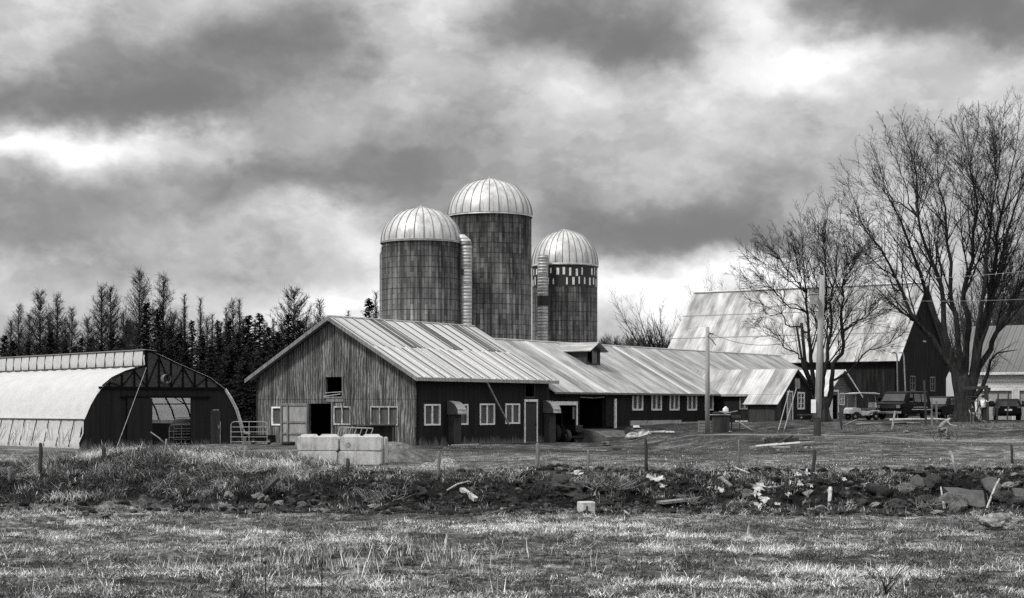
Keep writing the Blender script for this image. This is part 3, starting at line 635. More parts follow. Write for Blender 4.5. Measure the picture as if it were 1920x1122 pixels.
part('foundation', MB().wbox(Pn(0), 1.5, AL+.06, .0, .06, .5, 1.2).wbox(PG, -.9, 5.4, 0, .06, .5, 1.15), 'concrete', AN)
ml = px(1498, 117, 0)
# ---- great barn behind
OB = (32.5, 140, 0); FG = Fr(OB, TH-math.pi/2)
GB = thing('hay_barn', 'tall old barn with steep pale patchy metal roof behind the bare trees', 'barn', OB, FG.a)
GE, GR, gy, GL = 6.5, 12.9, 6.05, 22.2; sg_ = (GR-GE)/gy
m = MB().wall(Pn(0), -GL, 0, 0, GE); m.wall(Pn(0, 'x', 1), 0, 2*gy, 0, GE, [(3.2, 4.4, 3.6, 4.9), (8, 9.2, 3.6, 4.9)]); m.wall(Pn(-GL, 'x', -1), 0, 2*gy, 0, GE).wall(Pn(2*gy, 'y', 1), -GL, 0, 0, GE)
for xx in (0, -GL): m.extr([(0, GE), (2*gy, GE), (gy, GR-.03)], lambda a, b, s: (xx-.15*s*(1 if xx == 0 else -1), a, b))
M['big_wall'] = mat('old barn boards', lambda g, oc: g.ramp(g.noise(g.scale(oc, (5, 5, .35)), 1, 6, .7), [(.38, .004), (.6, .02), (.8, .07)]), .9, groove(.24, 2), .02, spec=.15)
part('wall', m, 'big_wall', GB)
gsl = lambda y: GE+sg_*y+.12
m = MB().slab([(-GL-.4, -.5, gsl(-.5)), (.5, -.5, gsl(-.5)), (.5, gy, gsl(gy)), (-GL-.4, gy, gsl(gy))], .08); rr = part('roof', m, 'roof_big', GB)
part('rear_slope', MB().slab([(-GL-.4, gy, gsl(gy)), (.5, gy, gsl(gy)), (.5, 2*gy+.5, gsl(-.5)), (-GL-.4, 2*gy+.5, gsl(-.5))], .08), 'roof_far', rr)
m = MB()
for f in (.30, .64): y = gy*f; m.slab([(-GL-.4, y, gsl(y)+.03), (.5, y, gsl(y)+.03), (.5, y+.06, gsl(y+.06)+.03), (-GL-.4, y+.06, gsl(y+.06)+.03)], .03)
part('sheet_lap', m, mat('lap line', .18, .7), rr)
part('snow_rail', MB().tube([(-GL-.3, gy, GR+.2), (.5, gy, GR+.2)], .09, 6), 'galv', rr)
for a in (3.2, 8.0): window(GB, Pn(0, 'x', 1), (a, a+1.2, 3.6, 4.9), 2, 2, .09, 'old_board', 'glass_dark')
part('gable_light', MB().box((.0, 6.2, 7.9), (.08, 6.9, 8.05)), 'pale_board', GB)

# ---- little shed
OS = (23.4, 124, 0); FS = Fr(OS, TH)
SH = thing('garden_shed', 'small gabled shed with patterned siding, white door jamb and small window', 'shed', OS, TH)
se, sr, sw = 3.1, 4.95, 6.0
sdr = rect(FS.Y, 1559, 1571, 735, 786); sww = rect(FS.Y, 1573.5, 1582.5, 737, 760)
m = MB().wall(PY, 0, sw, .5, se, [sdr, sww]); m.wall(Pn(0, 'x'), 0, 5.5, .5, se).wall(Pn(sw, 'x', 1), 0, 5.5, .5, se)
m.extr([(0, se), (sw, se), (sw/2, sr-.03)], lambda a, b, s: (a, .1*s, b)); part('wall', m, 'brick', SH)
for sgn in (0, 1):
    x0, x1 = (-.35, sw/2) if sgn == 0 else (sw+.35, sw/2); zz = se-.35*(sr-se)/(sw/2)+.1
    m = MB().slab([(x0, -.4, zz), (x1, -.4, sr+.1), (x1, 5.5, sr+.1), (x0, 5.5, zz)], .07); part('roof_slope', m, 'roof_shed' if sgn == 0 else 'roof_far', SH)
part('bargeboard', MB().beam((sw/2, -.42, sr+.06), (sw+.36, -.42, se-.15), .05, .12), 'white', SH)
window(SH, PY, sww, 2, 2, .09, 'white', 'glass')
dj = part('door', MB().wbox(PY, sdr[0]+.35, sdr[1]-.1, -.6, -.55, sdr[2], sdr[3]), 'dark_board', SH)
part('door_trim', MB().wbox(PY, sdr[0]-.55, sdr[0]+.1, 0, .06, sdr[2], sdr[3]+.15).wbox(PY, sdr[1]-.1, sdr[1]+.05, 0, .06, sdr[2], sdr[3]+.15).wbox(PY, sdr[0]+.1, sdr[1]-.1, 0, .06, sdr[3], sdr[3]+.15), 'white', SH)
part('corner_board', MB().wbox(PY, sw-.12, sw, .0, .05, .9, se-.05), 'white_old', SH)

# ---- garage
OG = (33.0, 122, 0); FC = Fr(OG, TH-math.pi/2)
GA = thing('white_garage', 'long white clapboard garage with grey sheet roof and overhead doors', 'garage', OG, FC.a)
gl = 14.0; gez = 4.85
drs = [rect(FC.Y, 1832, 1897.5, 733, 790)]; w_ = drs[0][1]-drs[0][0]; drs = [(drs[0][0], drs[0][1], 1.0, drs[0][3])]
for k in (1, 2): drs.append((drs[0][0]+k*(w_+.55), drs[0][1]+k*(w_+.55), 1.0, drs[0][3]))
m = MB().wall(PY, 0, gl, .8, gez, drs).wall(Pn(0, 'x'), 0, 7.5, .8, gez).wall(Pn(gl, 'x', 1), 0, 7.5, .8, gez)
for xx in (0, gl): m.extr([(0, gez), (7.5, gez), (3.75, 8.2)], lambda a, b, s: (xx+.1*s*(1 if xx == 0 else -1), a, b))
part('wall', m, 'siding', GA)
for r in drs:
    d_ = part('garage_door', MB().wbox(PY, r[0], r[1], -.2, -.12, r[2], r[3]), mat('door panel', speck(.30, .42, (2, 2, 6)), .6) if 'gdp' not in M else M['gdp'], GA); M['gdp'] = d_.data.materials[0]
    m = MB()
    for k in range(4): a = r[0]+.12+k*(r[1]-r[0]-.12)/4; m.wbox(PY, a, a+(r[1]-r[0])/4-.15, -.12, -.10, r[3]-1.15, r[3]-.75)
    part('pane', m, 'glass_dark', d_)
    part('door_trim', MB().wbox(PY, r[0]-.13, r[0], 0, .05, r[2], r[3]+.13).wbox(PY, r[1], r[1]+.13, 0, .05, r[2], r[3]+.13).wbox(PY, r[0], r[1], 0, .05, r[3], r[3]+.13), 'white', GA)
part('roof_slope', MB().slab([(-.4, -.45, gez-.1), (gl+.4, -.45, gez-.1), (gl+.4, 3.75, 8.3), (-.4, 3.75, 8.3)], .08), 'roof_dark', GA)
part('roof_slope', MB().slab([(-.4, 3.75, 8.3), (gl+.4, 3.75, 8.3), (gl+.4, 7.95, gez-.1), (-.4, 7.95, gez-.1)], .08), 'roof_far', GA)
part('fascia', MB().box((-.4, -.5, gez-.32), (gl+.4, -.455, gez-.12)), 'white', GA)

# ---- silos
def silo(cx, Y, w, yb, yt, sm, label, nr=24, name='silo'):
    c = px(cx, Y); r = w/2/F*Y; zb = H+(HY-yb)/F*Y; zt = H+(HY-yt)/F*Y
    T = thing(name, label, 'silo', (c.x, c.y, 0), 0, 'concrete stave silos')
    m = MB().lathe([(r, -.5), (r, zb)], n=72); part('stave_wall', m, sm, T, smooth=True)
    m = MB(); k = .76
    while k < zb: m.lathe([(r+.002, k-.012), (r+.014, k-.012), (r+.014, k+.012), (r+.002, k+.012)], n=48); k += .76
    part('hoops', m, 'hoop', T).name = 'hoop'
    hd = zt-zb-.12; m = MB(); prof = []
    for i in range(15):
        a = i/14*math.pi/2; prof.append((max(.05, (r+.06)*math.cos(a)**.92), zb+hd*math.sin(a)))
    m.lathe([(r+.06, zb-.12)]+prof, n=96); dm = part('dome', m, 'dome', T, smooth=True)
    m = MB()
    for i in range(nr):
        w = 2*math.pi*i/nr; m.tube([((p[0]+.015)*math.cos(w), (p[0]+.015)*math.sin(w), p[1]) for p in prof[:-1]], .035, 4)
    part('dome_seam', m, mat('dome seam', .22, .5, metal=.5) if 'dseam' not in M else M['dseam'], dm); M['dseam'] = dm.children[0].data.materials[0]
    part('dome_cap', MB().lathe([(.65, zt-.22), (.5, zt-.1), (.12, zt-.03), (.1, zt+.07), (.02, zt+.09)], n=20), 'galv', dm)
    part('dome_rim', MB().lathe([(r+.05, zb-.14), (r+.11, zb-.12), (r+.11, zb+.02), (r+.05, zb+.04)], n=64), 'galv', dm)
    return T, c, r, zb, zt
S1, c1, r1, zb1, zt1 = silo(790, 120, 148, 455, 387, 'staves_a', 'stave silo nearest the gable barn with an elbow topped chute', 26)
S2_, c2, r2, zb2, zt2 = silo(918.5, 126, 156, 406, 334, 'staves_b', 'tallest of the three silos, dark staves under a round metal dome', 28)
S3, c3, r3, zb3, zt3 = silo(1059, 135, 122, 499, 430, 'staves_c', 'smallest silo, with two rows of white staves below its dome', 30)
def chute(T, c, cx, Y, ytop, w, elbow, band=False):
    q = px(cx, Y, ytop)-Vector((c.x, c.y, 0)); r = w/2/F*Y
    m = MB().lathe([(r, 0), (r, q.z)], c=(q.x, q.y, 0), n=24)
    ch = part('chute', m, 'galv', T, smooth=True)
    k = q.z-.3; rm = MB().lathe([(r+.001, -.02), (r+.025, -.02), (r+.025, .02), (r+.001, .02)], n=20).mesh('chute_ring')
    while k > 5.5: rg_ = link('chute_ring', rm, M['steel'] if not rm.materials else None, ch); rg_.location = (q.x, q.y, k); k -= .62
    if elbow:
        p0 = Vector((q.x, q.y, q.z)); inn = Vector((-q.x, -q.y, 0)).normalized()
        m = MB().tube([p0, p0+Vector((0, 0, .2))+inn*.06, p0+Vector((0, 0, .45))+inn*.3, p0+Vector((0, 0, .55))+inn*.75], [r*1.06, r*1.02, r*.9, r*.7], 16); part('elbow', m, 'galv', ch, smooth=True)
    m = MB()
    if band:
        m.lathe([(r+.03, H+(HY-574)/F*Y), (r+.03, H+(HY-555)/F*Y)], c=(q.x, q.y, 0), n=20); part('dark_band', m, 'hoop', ch)
    else:
        for zz in (.30, .70): 
            for dz in (0, .24): m.box((q.x-r-.03, q.y-r*.55, q.z*zz+2+dz), (q.x-r*.45, q.y-r*.85-.05, q.z*zz+2.14+dz))
        part('hatch', m, 'hoop', ch)
chute(S1, c1, 874.5, 119.2, 460, 21, True)
chute(S3, c3, 1018, 132, 479, 20, False, True)
q = px(713.5, 119, 478)-Vector((c1.x, c1.y, 0))
part('blower_pipe', MB().tube([(q.x, q.y, 0), (q.x, q.y, q.z), (q.x+.1, q.y+.1, q.z+.6), (q.x+.4, q.y+.3, q.z+.85)], .075, 8), 'steel', S1)
m = MB()
for z in (8.2, 14.0): m.beam((q.x, q.y, z), (q.x+.45, q.y+.3, z), .06)
part('bracket', m, 'steel_dark', S1)
m = MB(); rng = random.Random(3); ns = 64
for row, zc in ((0, zb3-.62), (1, zb3-1.38)):
    for i in range(ns):
        if (i+row) % 2 == 0 or rng.random() < .10: continue
        a = 2*math.pi*i/ns; a += rng.uniform(-.01, .01); b = a+2*math.pi/ns*rng.uniform(.45, .9); h = rng.uniform(.42, .72); o_ = rng.uniform(-.10, .08)
        A_ = [(math.cos(t)*(r3+.02), math.sin(t)*(r3+.02)) for t in (a, b)]
        m.add([(*A_[0], zc-h/2+o_), (*A_[1], zc-h/2+o_), (*A_[1], zc+h/2+o_), (*A_[0], zc+h/2+o_)], [(0, 1, 2, 3)])
part('white_stave', m, 'stave_white', S3)
part('black_band', MB().lathe([(r3+.008, zb3-1.85), (r3+.008, zb3-.1)], n=64), 'hoop', S3, smooth=True)

# ---- greenhouse barn
dirx = Vector((.759, .651, 0)); OQ = px(148, 85); OQ.z = 0; FQ = Fr(OQ, math.atan2(.651, .759))
Q = thing('hoop_barn', 'plastic covered hoop barn with dark end wall and raised ridge vent', 'barn', OQ, FQ.a)
prL = [FQ.Y(a, b) for a, b in ((148,850),(149,828),(153,803),(159,781),(168,760),(179,741),(192,724),(210,709),(235,697),(272,686))]
prR = [FQ.Y(a, b) for a, b in ((271,657),(286,660),(303,668),(330,681),(360,694),(392,708),(419,729),(431,749),(441,769),(447,790),(452,812),(454,834))]
zg = -.35; prL[0] = (prL[0][0], zg); QL = 26.0
def shell(m, pts, y0, y1, ny=14, off=0, wob=.03):
    n = len(pts); o = len(m.v)
    for j in range(ny+1):
        y = y0+(y1-y0)*j/ny; s = -wob*abs(math.sin(math.pi*j/4)) if ny > 70 else -wob*abs(math.sin(math.pi*j/2))
        for (a, b) in pts: m.v.append((a+s*.5, y, b+s))
    for j in range(ny):
        for i in range(n-1): m.f.append((o+j*n+i, o+j*n+i+1, o+(j+1)*n+i+1, o+(j+1)*n+i))
def dens(p, k=3):
    r = []
    for i in range(len(p)-1):
        for j in range(k): t = j/k; r.append((p[i][0]*(1-t)+p[i+1][0]*t, p[i][1]*(1-t)+p[i+1][1]*t))
    return r+[p[-1]]
zc_ = FQ.Y(155, 787)[1]; upL = [p for p in prL if p[1] > zc_-.02]; upL = [(FQ.Y(156, 787)[0], zc_)]+upL
m = MB(); shell(m, dens(upL), -.12, QL, 84, wob=.075); part('left_cover', m, 'film', Q, smooth=True)
m = MB(); shell(m, [(upL[0][0]-.03, zc_), (upL[0][0]-.05, zc_-.7), (prL[0][0]-.06, .3), (prL[0][0]-.02, .05)], -.12, QL, 60, wob=.07); sc_ = part('side_curtain', m, 'film', Q, smooth=True)
m = MB(); m.beam((upL[0][0]-.06, -.12, zc_), (upL[0][0]-.06, QL, zc_), .06); y = .9
while y < QL: m.tube([(upL[0][0]-.06, y, zc_), (prL[0][0]-.1, y+.1, .1)], .025, 5); y += 1.5
part('curtain_rail', m, 'steel_dark', sc_)
m = MB(); y = 1.0; rr_ = random.Random(5)
while y < QL:       # loose folds where the curtain plastic is bunched and creased
    a_ = (upL[0][0]-.10, y, zc_-rr_.uniform(.1, .5)); b_ = (prL[0][0]-.13, y+rr_.uniform(-.9, .9), rr_.uniform(.05, .5)); m.tube([a_, ((a_[0]+b_[0])/2-.03, (a_[1]+b_[1])/2+rr_.uniform(-.1, .1), (a_[2]+b_[2])/2), b_], [.015, .035, .015], 4); y += rr_.uniform(.3, .8)
part('curtain_fold', m, 'film', sc_, smooth=True)
part('base_board', MB().box((prL[0][0]-.1, -.15, zg-.2), (prL[0][0]+.02, QL, .03)), 'old_board', Q)
m = MB(); shell(m, dens(prR[1:7]), -.15, QL, 36, wob=.0); part('right_upper_cover', m, 'film_back', Q, smooth=True)
m = MB(); shell(m, dens(prR[6:]), -.2, QL, 36, wob=.0); part('right_lower_cover', m, 'film_back', Q, smooth=True)
m = MB().tube([(a+.03, -.22, b) for a, b in prR[6:-1]]+[(prR[-1][0]+.3, -.24, prR[-1][1]+.6), (prR[-1][0]+.1, -.25, prR[-1][1]+.3)], [.02, .05, .05, .06, .11, .09, .03][:len(prR[6:])+1], 6); part('cover_edge', m, 'film', Q, smooth=True)
vx, vz0 = prL[-1]; vz1 = prR[0][1]
m = MB(); shell(m, [(vx-.05, vz0+.02), (vx-.10, (vz0+vz1)/2), (vx-.02, vz1)], -.1, QL, 60, wob=.05); cv = part('vent_curtain', m, 'film', Q, smooth=True)
m = MB(); y = .05
while y < QL: m.beam((vx-.13, y, vz0-.02), (vx-.06, y, vz1+.02), .045); y += 1.08
m.beam((vx-.14, -.1, vz0-.02), (vx-.14, QL, vz0-.02), .07); m.beam((vx-.04, -.1, vz1+.02), (vx-.04, QL, vz1+.02), .07); part('vent_bar', m, 'steel_dark', cv)
part('vent_roof', MB().slab([(vx-.1, -.2, vz1+.05), (prR[1][0]+.1, -.2, prR[1][1]+.08), (prR[1][0]+.1, QL, prR[1][1]+.08), (vx-.1, QL, vz1+.05)], .04), 'roof_far', Q)
# end wall
zt_ = FQ.Y(300, 728)[1]; oL = [p for p in prL if p[1] <= zt_]; a_t = FQ.Y(188, 728)[0]; b_t = FQ.Y(419, 728)[0]
odr = rect(FQ.Y, 283, 358, 747, 850); odr = (odr[0], odr[1], -.4, odr[3])
def arcx(z, side):
    P_ = prL if side == 0 else prR; best = None
    for i in range(len(P_)-1):
        (a, b), (c, d_) = P_[i], P_[i+1]
        if min(b, d_) <= z <= max(b, d_) and abs(b-d_) > 1e-6: return a+(c-a)*(z-b)/(d_-b)
    return P_[0][0] if side == 0 else P_[-1][0]
m = MB(); N = 14
for i in range(N):
    za, zb_ = zg+(zt_-zg)*i/N, zg+(zt_-zg)*(i+1)/N
    l0_, l1_, r0_, r1_ = arcx(max(za, -.3), 0), arcx(zb_, 0), arcx(max(za, .0), 1), arcx(zb_, 1)
    zin = za < odr[3]-.05
    for y in (0, .06):
        if zin:
            zz = min(zb_, odr[3]); m.add([(l0_, y, za), (odr[0], y, za), (odr[0], y, zb_), (l1_, y, zb_)], [(0, 1, 2, 3)]); m.add([(odr[1], y, za), (r0_, y, za), (r1_, y, zb_), (odr[1], y, zb_)], [(0, 1, 2, 3)])
        else: m.add([(l0_, y, za), (r0_, y, za), (r1_, y, zb_), (l1_, y, zb_)], [(0, 1, 2, 3)])
EW = part('end_wall', m, mat('dark end wall', boards_dark, .8, groove(.3, 2), .02, spec=.25), Q)
top_ = [(a_t, zt_)]+[p for p in prL if p[1] > zt_]+prR[:6]+[(b_t, zt_)]
part('gable_film', MB().extr(top_, lambda a, b, s: (a, .03*s, b)), 'film_gable', Q)
def arc_z(x):
    P_ = (prL+prR) if True else 0
    zs = [b+(d_-b)*(x-a)/(c-a) for (a, b), (c, d_) in zip(P_[:-1], P_[1:]) if min(a, c) <= x <= max(a, c) and abs(c-a) > 1e-6]
    return max(zs)
m = MB(); xs = np.linspace(a_t+.5, b_t-.35, 10)
for i, x in enumerate(xs):
    m.beam((x, -.04, zt_), (x, -.04, arc_z(x)-.03), .07)
    if i and i < 9: m.beam((xs[i-1], -.05, arc_z(xs[i-1])-.1 if i % 2 else zt_+.05), (x, -.05, zt_+.05 if i % 2 else arc_z(x)-.1), .05)
m.beam((a_t-.1, -.05, zt_), (b_t+.1, -.05, zt_), .12)
P_ = top_[1:]
for (a, b), (c, d_) in zip(P_[:-1], P_[1:]): m.beam((a, -.05, b), (c, -.05, d_), .1)
part('truss', m, 'black', Q)
fx = FQ.Y(308, 711); m = MB().lathe([(.24, -.34), (.26, -.04), (.2, -.02)], c=(fx[0], 0, fx[1]), n=20, axis='y'); part('vent_fan', m, 'steel', Q)
m = MB().box((FQ.Y(226, 744)[0], -.12, FQ.Y(226, 744)[1]-.06), (FQ.Y(393, 744)[0], -.02, FQ.Y(226, 744)[1]+.04)); part('door_track', m, 'black', Q)
sd_ = rect(FQ.Y, 237, 284, 747, 836); part('sliding_door', MB().box((sd_[0], -.11, sd_[2]), (sd_[1], -.05, sd_[3])), EW.data.materials[0], Q)
sm_ = rect(FQ.Y, 394, 412, 770, 842); m = MB().box((sm_[0], -.06, sm_[2]), (sm_[1], -.01, sm_[3])); mdr = part('man_door', m, 'dark_board', Q)
part('handle', MB().box((sm_[1]-.15, -.1, 1.0), (sm_[1]-.08, -.06, 1.2)), 'steel', mdr)
part('door_flashing', MB().box((sm_[0]+.1, -.08, sm_[3]), (sm_[1]-.1, -.061, sm_[3]+.06)).box((sm_[1]-.03, -.08, sm_[3]-1.9), (sm_[1]+.01, -.061, sm_[3]-.6)), 'white_old', mdr)
ribmb = lambda: MB().tube([(a, 0, b) for a, b in prR[1:]], .05, 5)
rb = ribmb().mesh('hoop_rib', True)
for k in range(13):
    o = link('hoop_rib', rb, M['black'], Q); o.location = (-.08, 1.2+k*1.9, 0)
m = MB()
for zz in (2.35, 3.6): x = arcx(zz, 1)-.1; m.beam((x, .2, zz), (x, QL, zz), .06)
for k in range(6): m.beam((arcx(2.4, 1)-.1, 1.2+3.8*k, 2.35), (arcx(3.6, 1)-.1, 3.1+3.8*k, 3.6), .04)
part('purlin', m, 'black', Q)
m = MB().box((arcx(1.0, 1)-.22, .3, -.3), (arcx(1.0, 1)-.12, QL, 1.22)); kw = part('knee_wall', m, 'black', Q)
part('knee_wall_cap', MB().box((arcx(1.0, 1)-.26, .3, 1.22), (arcx(1.0, 1)-.0, QL, 1.42)), 'old_board', kw)
part('back_wall', MB().extr([(prL[0][0], zg)]+prL[1:]+prR, lambda a, b, s: (a, QL+.05*s, b)), 'dark_board', Q)
g0 = FQ.Y(271, 690); g1_ = px(218, 82.6, 842)
m = MB().tube([FQ.O+FQ.u*g0[0]+FQ.w*-.2+Vector((0, 0, g0[1])), g1_], .013, 5); o = part('guy_rope', m, 'steel'); tag(o, 'slanting guy rope tied from the hoop barn vent to the ground', 'rope')
# ---------------------------------------------------------------- trees
ORD = 'first second third fourth fifth sixth seventh eighth ninth tenth eleventh twelfth thirteenth fourteenth fifteenth sixteenth seventeenth eighteenth nineteenth twentieth'.split()
def ordn(i): return ORD[i] if i < 20 else ('twenty-'+ORD[i-20] if i < 29 else ('thirtieth' if i == 29 else ('thirty-'+ORD[i-30] if i < 39 else ('fortieth' if i == 39 else 'forty-'+ORD[i-40]))))
def bez(p0, p1, p2, n): return [p0*(1-t)**2+p1*2*t*(1-t)+p2*t*t for t in np.linspace(0, 1, n)]
def rvec(r, s=1): return Vector((r.gauss(0, s), r.gauss(0, s), r.gauss(0, s)))
def shoot(mb, r, p, d, L, rad, lev, maxlev, up=.25, dens=1.0, sides=3, seg=None):
    n = max(3, int(L/(seg or .45))); st = L/n; pts = [p]; d = d.normalized()
    for i in range(n):
        d = (d+rvec(r, .06)+Vector((0, 0, up*st))).normalized(); pts.append(pts[-1]+d*st)
    rr = [max(.0075, rad*(1-.75*i/n)) for i in range(n+1)]
    mb.tube(pts, rr, sides if lev > 1 else 5, cap=False)
    if lev >= maxlev: return
    k = int(L*dens*(1.9 if lev == 1 else 2.6))+1
    for j in range(k):
        t = r.uniform(.18, 1.0); i = min(n-1, int(t*n)); a = pts[i].lerp(pts[i+1], t*n-i); dd = (pts[i+1]-pts[i]).normalized()
        s = dd.cross(rvec(r)).normalized(); nd = (dd*r.uniform(.75, 1.1)+s*r.uniform(.45, .8)).normalized()
        shoot(mb, r, a, nd, L*r.uniform(.28, .5)*(1.1-.55*t), rr[i]*.55, lev+1, maxlev, up, dens, 3, seg)
def maple(name, base, label, trunk_r, forks, ends, seed, lim_r, cat='tree', tw=2.6, bottom=.0, dens=1.0):
    r = random.Random(seed); T = thing(name, label, cat, base, 0)
    mt, mc = MB(), MB(); o = Vector(base)
    F0 = [Vector(f)-o for f in forks]
    top = F0[0]; nt = 10
    pts = [Vector((0, 0, -.4)), Vector((0, 0, .1))]+[Vector((top.x*t+.06*math.sin(5*t), top.y*t, top.z*t)) for t in (.18, .4, .65, .85, 1)]
    mt.tube(pts+[Vector((top.x, top.y, top.z*1.08))], [trunk_r*1.5, trunk_r*1.28, trunk_r*1.06, trunk_r*.98, trunk_r*.95, trunk_r*.82, trunk_r*.5, trunk_r*.15], 16)
    for k in range(6):     # root flare
        a = k*math.pi/3+r.random(); mt.tube([(math.cos(a)*trunk_r*1.7, math.sin(a)*trunk_r*1.7, -.3), (math.cos(a)*trunk_r*1.1, math.sin(a)*trunk_r*1.1, .15), (math.cos(a)*trunk_r*.75, math.sin(a)*trunk_r*.75, .9)], [trunk_r*.3, trunk_r*.28, trunk_r*.15], 6)
    prim = [t for t in ends if t[2] >= .85]; sec = [t for t in ends if t[2] < .85]; curves = []
    def limb(f, e, R0, up_, nseg=16, root=None):
        h = e-f; c1 = f+Vector((h.x*r.uniform(.38, .55), h.y*.5, h.z*up_)); P_ = bez(f, c1, e, nseg); A_, B_ = rvec(r, .15), rvec(r, .09); L = h.length
        for i in range(1, nseg-1): P_[i] = P_[i]+A_*math.sin(i*.7)*min(1, i/4)+B_*math.sin(i*1.5+1)*min(1, i/4)+rvec(r, .03)
        rad = [max(.015, R0*((1-i/(nseg-1))**1.15)) for i in range(nseg)]
        if root is not None: mt.tube([root, root.lerp(f, .5)+(P_[1]-P_[0])*.05, f]+P_[1:], [trunk_r*.62, trunk_r*.52, max(rad[0]*1.15, trunk_r*.36)]+[max(x_, trunk_r*.33*(1-k_/5)) for k_, x_ in enumerate(rad[1:])], 10, cap=False)
        else: mt.tube(P_, rad, 8, cap=False)
        for q in range(int(3+L/2.4)):
            t = r.uniform(.25, .85); i = int(t*(nseg-1)); a = P_[i]; dd = (P_[i+1]-P_[i]).normalized(); s = dd.cross(rvec(r)).normalized()
            nd = (dd+s*r.uniform(.4, .7)+Vector((0, 0, .1))).normalized(); LL = min(L*(1-t)*r.uniform(.6, 1.0)+1.0, 5.0)
            shoot(mc, r, a, nd, LL, max(.02, rad[i]*.45), 1, 3, .07, dens, 3)
        for q in range(int(L*tw)):
            t = r.uniform(.3, 1.0); i = min(nseg-2, int(t*(nseg-1))); a = P_[i].lerp(P_[i+1], r.random()); dd = (P_[i+1]-P_[i]).normalized(); s = dd.cross(rvec(r)).normalized()
            shoot(mc, r, a, (dd+s*.75+Vector((0, 0, .05))).normalized(), r.uniform(.6, 1.7), max(.012, rad[i]*.25), 2, 3, .10, dens, 3)
        return P_, rad
    for (e, fi, rs) in prim:
        e = Vector(e)-o; f = F0[fi]*r.uniform(.90, 1.0); f = f+Vector(((e-f).x*.04, (e-f).y*.04, 0)); curves.append(limb(f, e, lim_r*rs*1.25, r.uniform(.32, .46), 20, root=Vector((f.x*.45, f.y*.45, top.z*r.uniform(.50, .68)))))
    for (e, fi, rs) in sec:
        e = Vector(e)-o; best = None
        for P_, rad in curves[:len(prim)]:
            for i in range(1, 13):
                h = e-P_[i]; hz = math.hypot(h.x, h.y)
                if h.z < .55*hz and i > 1: continue
                sc = h.length+1.2*i*0+r.uniform(0, .6)
                if best is None or sc < best[0]: best = (sc, P_[i], rad[i])
        if best is None: best = (0, F0[fi]*1.0, lim_r)
        limb(best[1], e, min(best[2]*.75, lim_r*rs), r.uniform(.3, .45), 14)
    tr = part('trunk', mt, 'bark', T, smooth=True); cr = part('crown', mc, 'twig', T)
    return T
def ends_(lst, Y, seed, j=3.2, lo=1.0):
    r = random.Random(seed); return [(px(x, Y+r.uniform(-j, j), y), fi, s) for (x, y, fi, s) in lst]
bb = px(1808, 110); base = (bb.x, 110, gz1(bb.x, 110))
maple('old_maple', base, 'largest bare maple, its thick dark trunk standing beside the parked van', .66,
      [px(1806, 110, 700), px(1797, 110, 690), px(1822, 110.3, 700)],
      ends_([(1583,335,1,.85),(1600,300,1,.7),(1632,268,1,.9),(1660,235,1,.8),(1688,215,1,1),(1722,250,1,.8),(1752,232,0,.95),(1785,238,0,.8),(1808,215,0,.8),(1834,188,0,1.05),(1858,205,2,.8),
             (1884,200,2,.9),(1915,195,2,1),(1945,215,2,.85),(1975,260,2,.8),(2010,330,2,.9),(2040,420,2,.6),(1612,395,1,.6),(1600,450,1,.55),(1634,500,1,.5),(1662,560,1,.4),(1700,330,1,.8),(1775,330,0,.7),(1860,300,2,.7),(1985,520,2,.5)], 110, 5), 11, .20, tw=3.6, dens=1.55)
o = bpy.data.objects['old_maple']
m = MB(); r = random.Random(2); p0 = px(1822, 110, 752)-o.location
P_ = [p0, px(1842, 109.5, 727)-o.location, px(1852, 109, 700)-o.location, px(1857, 108.5, 676)-o.location, px(1870, 108, 662)-o.location, px(1908, 107, 656)-o.location]
m.tube(P_, [.19, .15, .12, .09, .06, .02], 7, cap=False)
for q in range(14):
    i = r.randrange(1, 5); shoot(m, r, P_[i], (P_[i+1]-P_[i]).normalized()+rvec(r, .5), r.uniform(.8, 2.2), .03, 2, 3, .1)
part('low_limb', m, 'bark', o)
bb = px(1541, 109); base = (bb.x, 109, gz1(bb.x, 109))
maple('maple', base, 'smaller bare maple with many spreading limbs beside the utility pole', .50,
      [px(1538, 109, 742), px(1528, 109, 735), px(1555, 109.2, 742)],
      ends_([(1388,505,1,.75),(1400,470,1,.8),(1428,440,1,.8),(1452,475,1,.7),(1478,455,1,.7),(1500,402,1,.95),(1528,415,0,.8),(1552,385,0,.9),(1578,376,0,.9),(1604,398,2,.9),(1632,430,2,.8),(1652,470,2,.8),
             (1690,540,2,.7),(1402,560,1,.6),(1420,610,1,.5),(1700,615,2,.6),(1440,540,1,.6),(1590,480,2,.7),(1650,560,2,.6),(1520,500,0,.7)], 109, 7, 2.6), 23, .15, tw=4.2, dens=1.7)
m = MB(); o = bpy.data.objects['maple']     # sawn stub limbs
for (x, y, w) in ((1494, 614, .07), (1503, 606, .10)): m.tube([px(1528, 108.6, 740)-o.location, px((x+1526)/2-4, 108, 690)-o.location, px(x, 107.6, y)-o.location], [w*1.5, w*1.2, w], 8)
part('sawn_limb', m, 'bark', o, smooth=True)

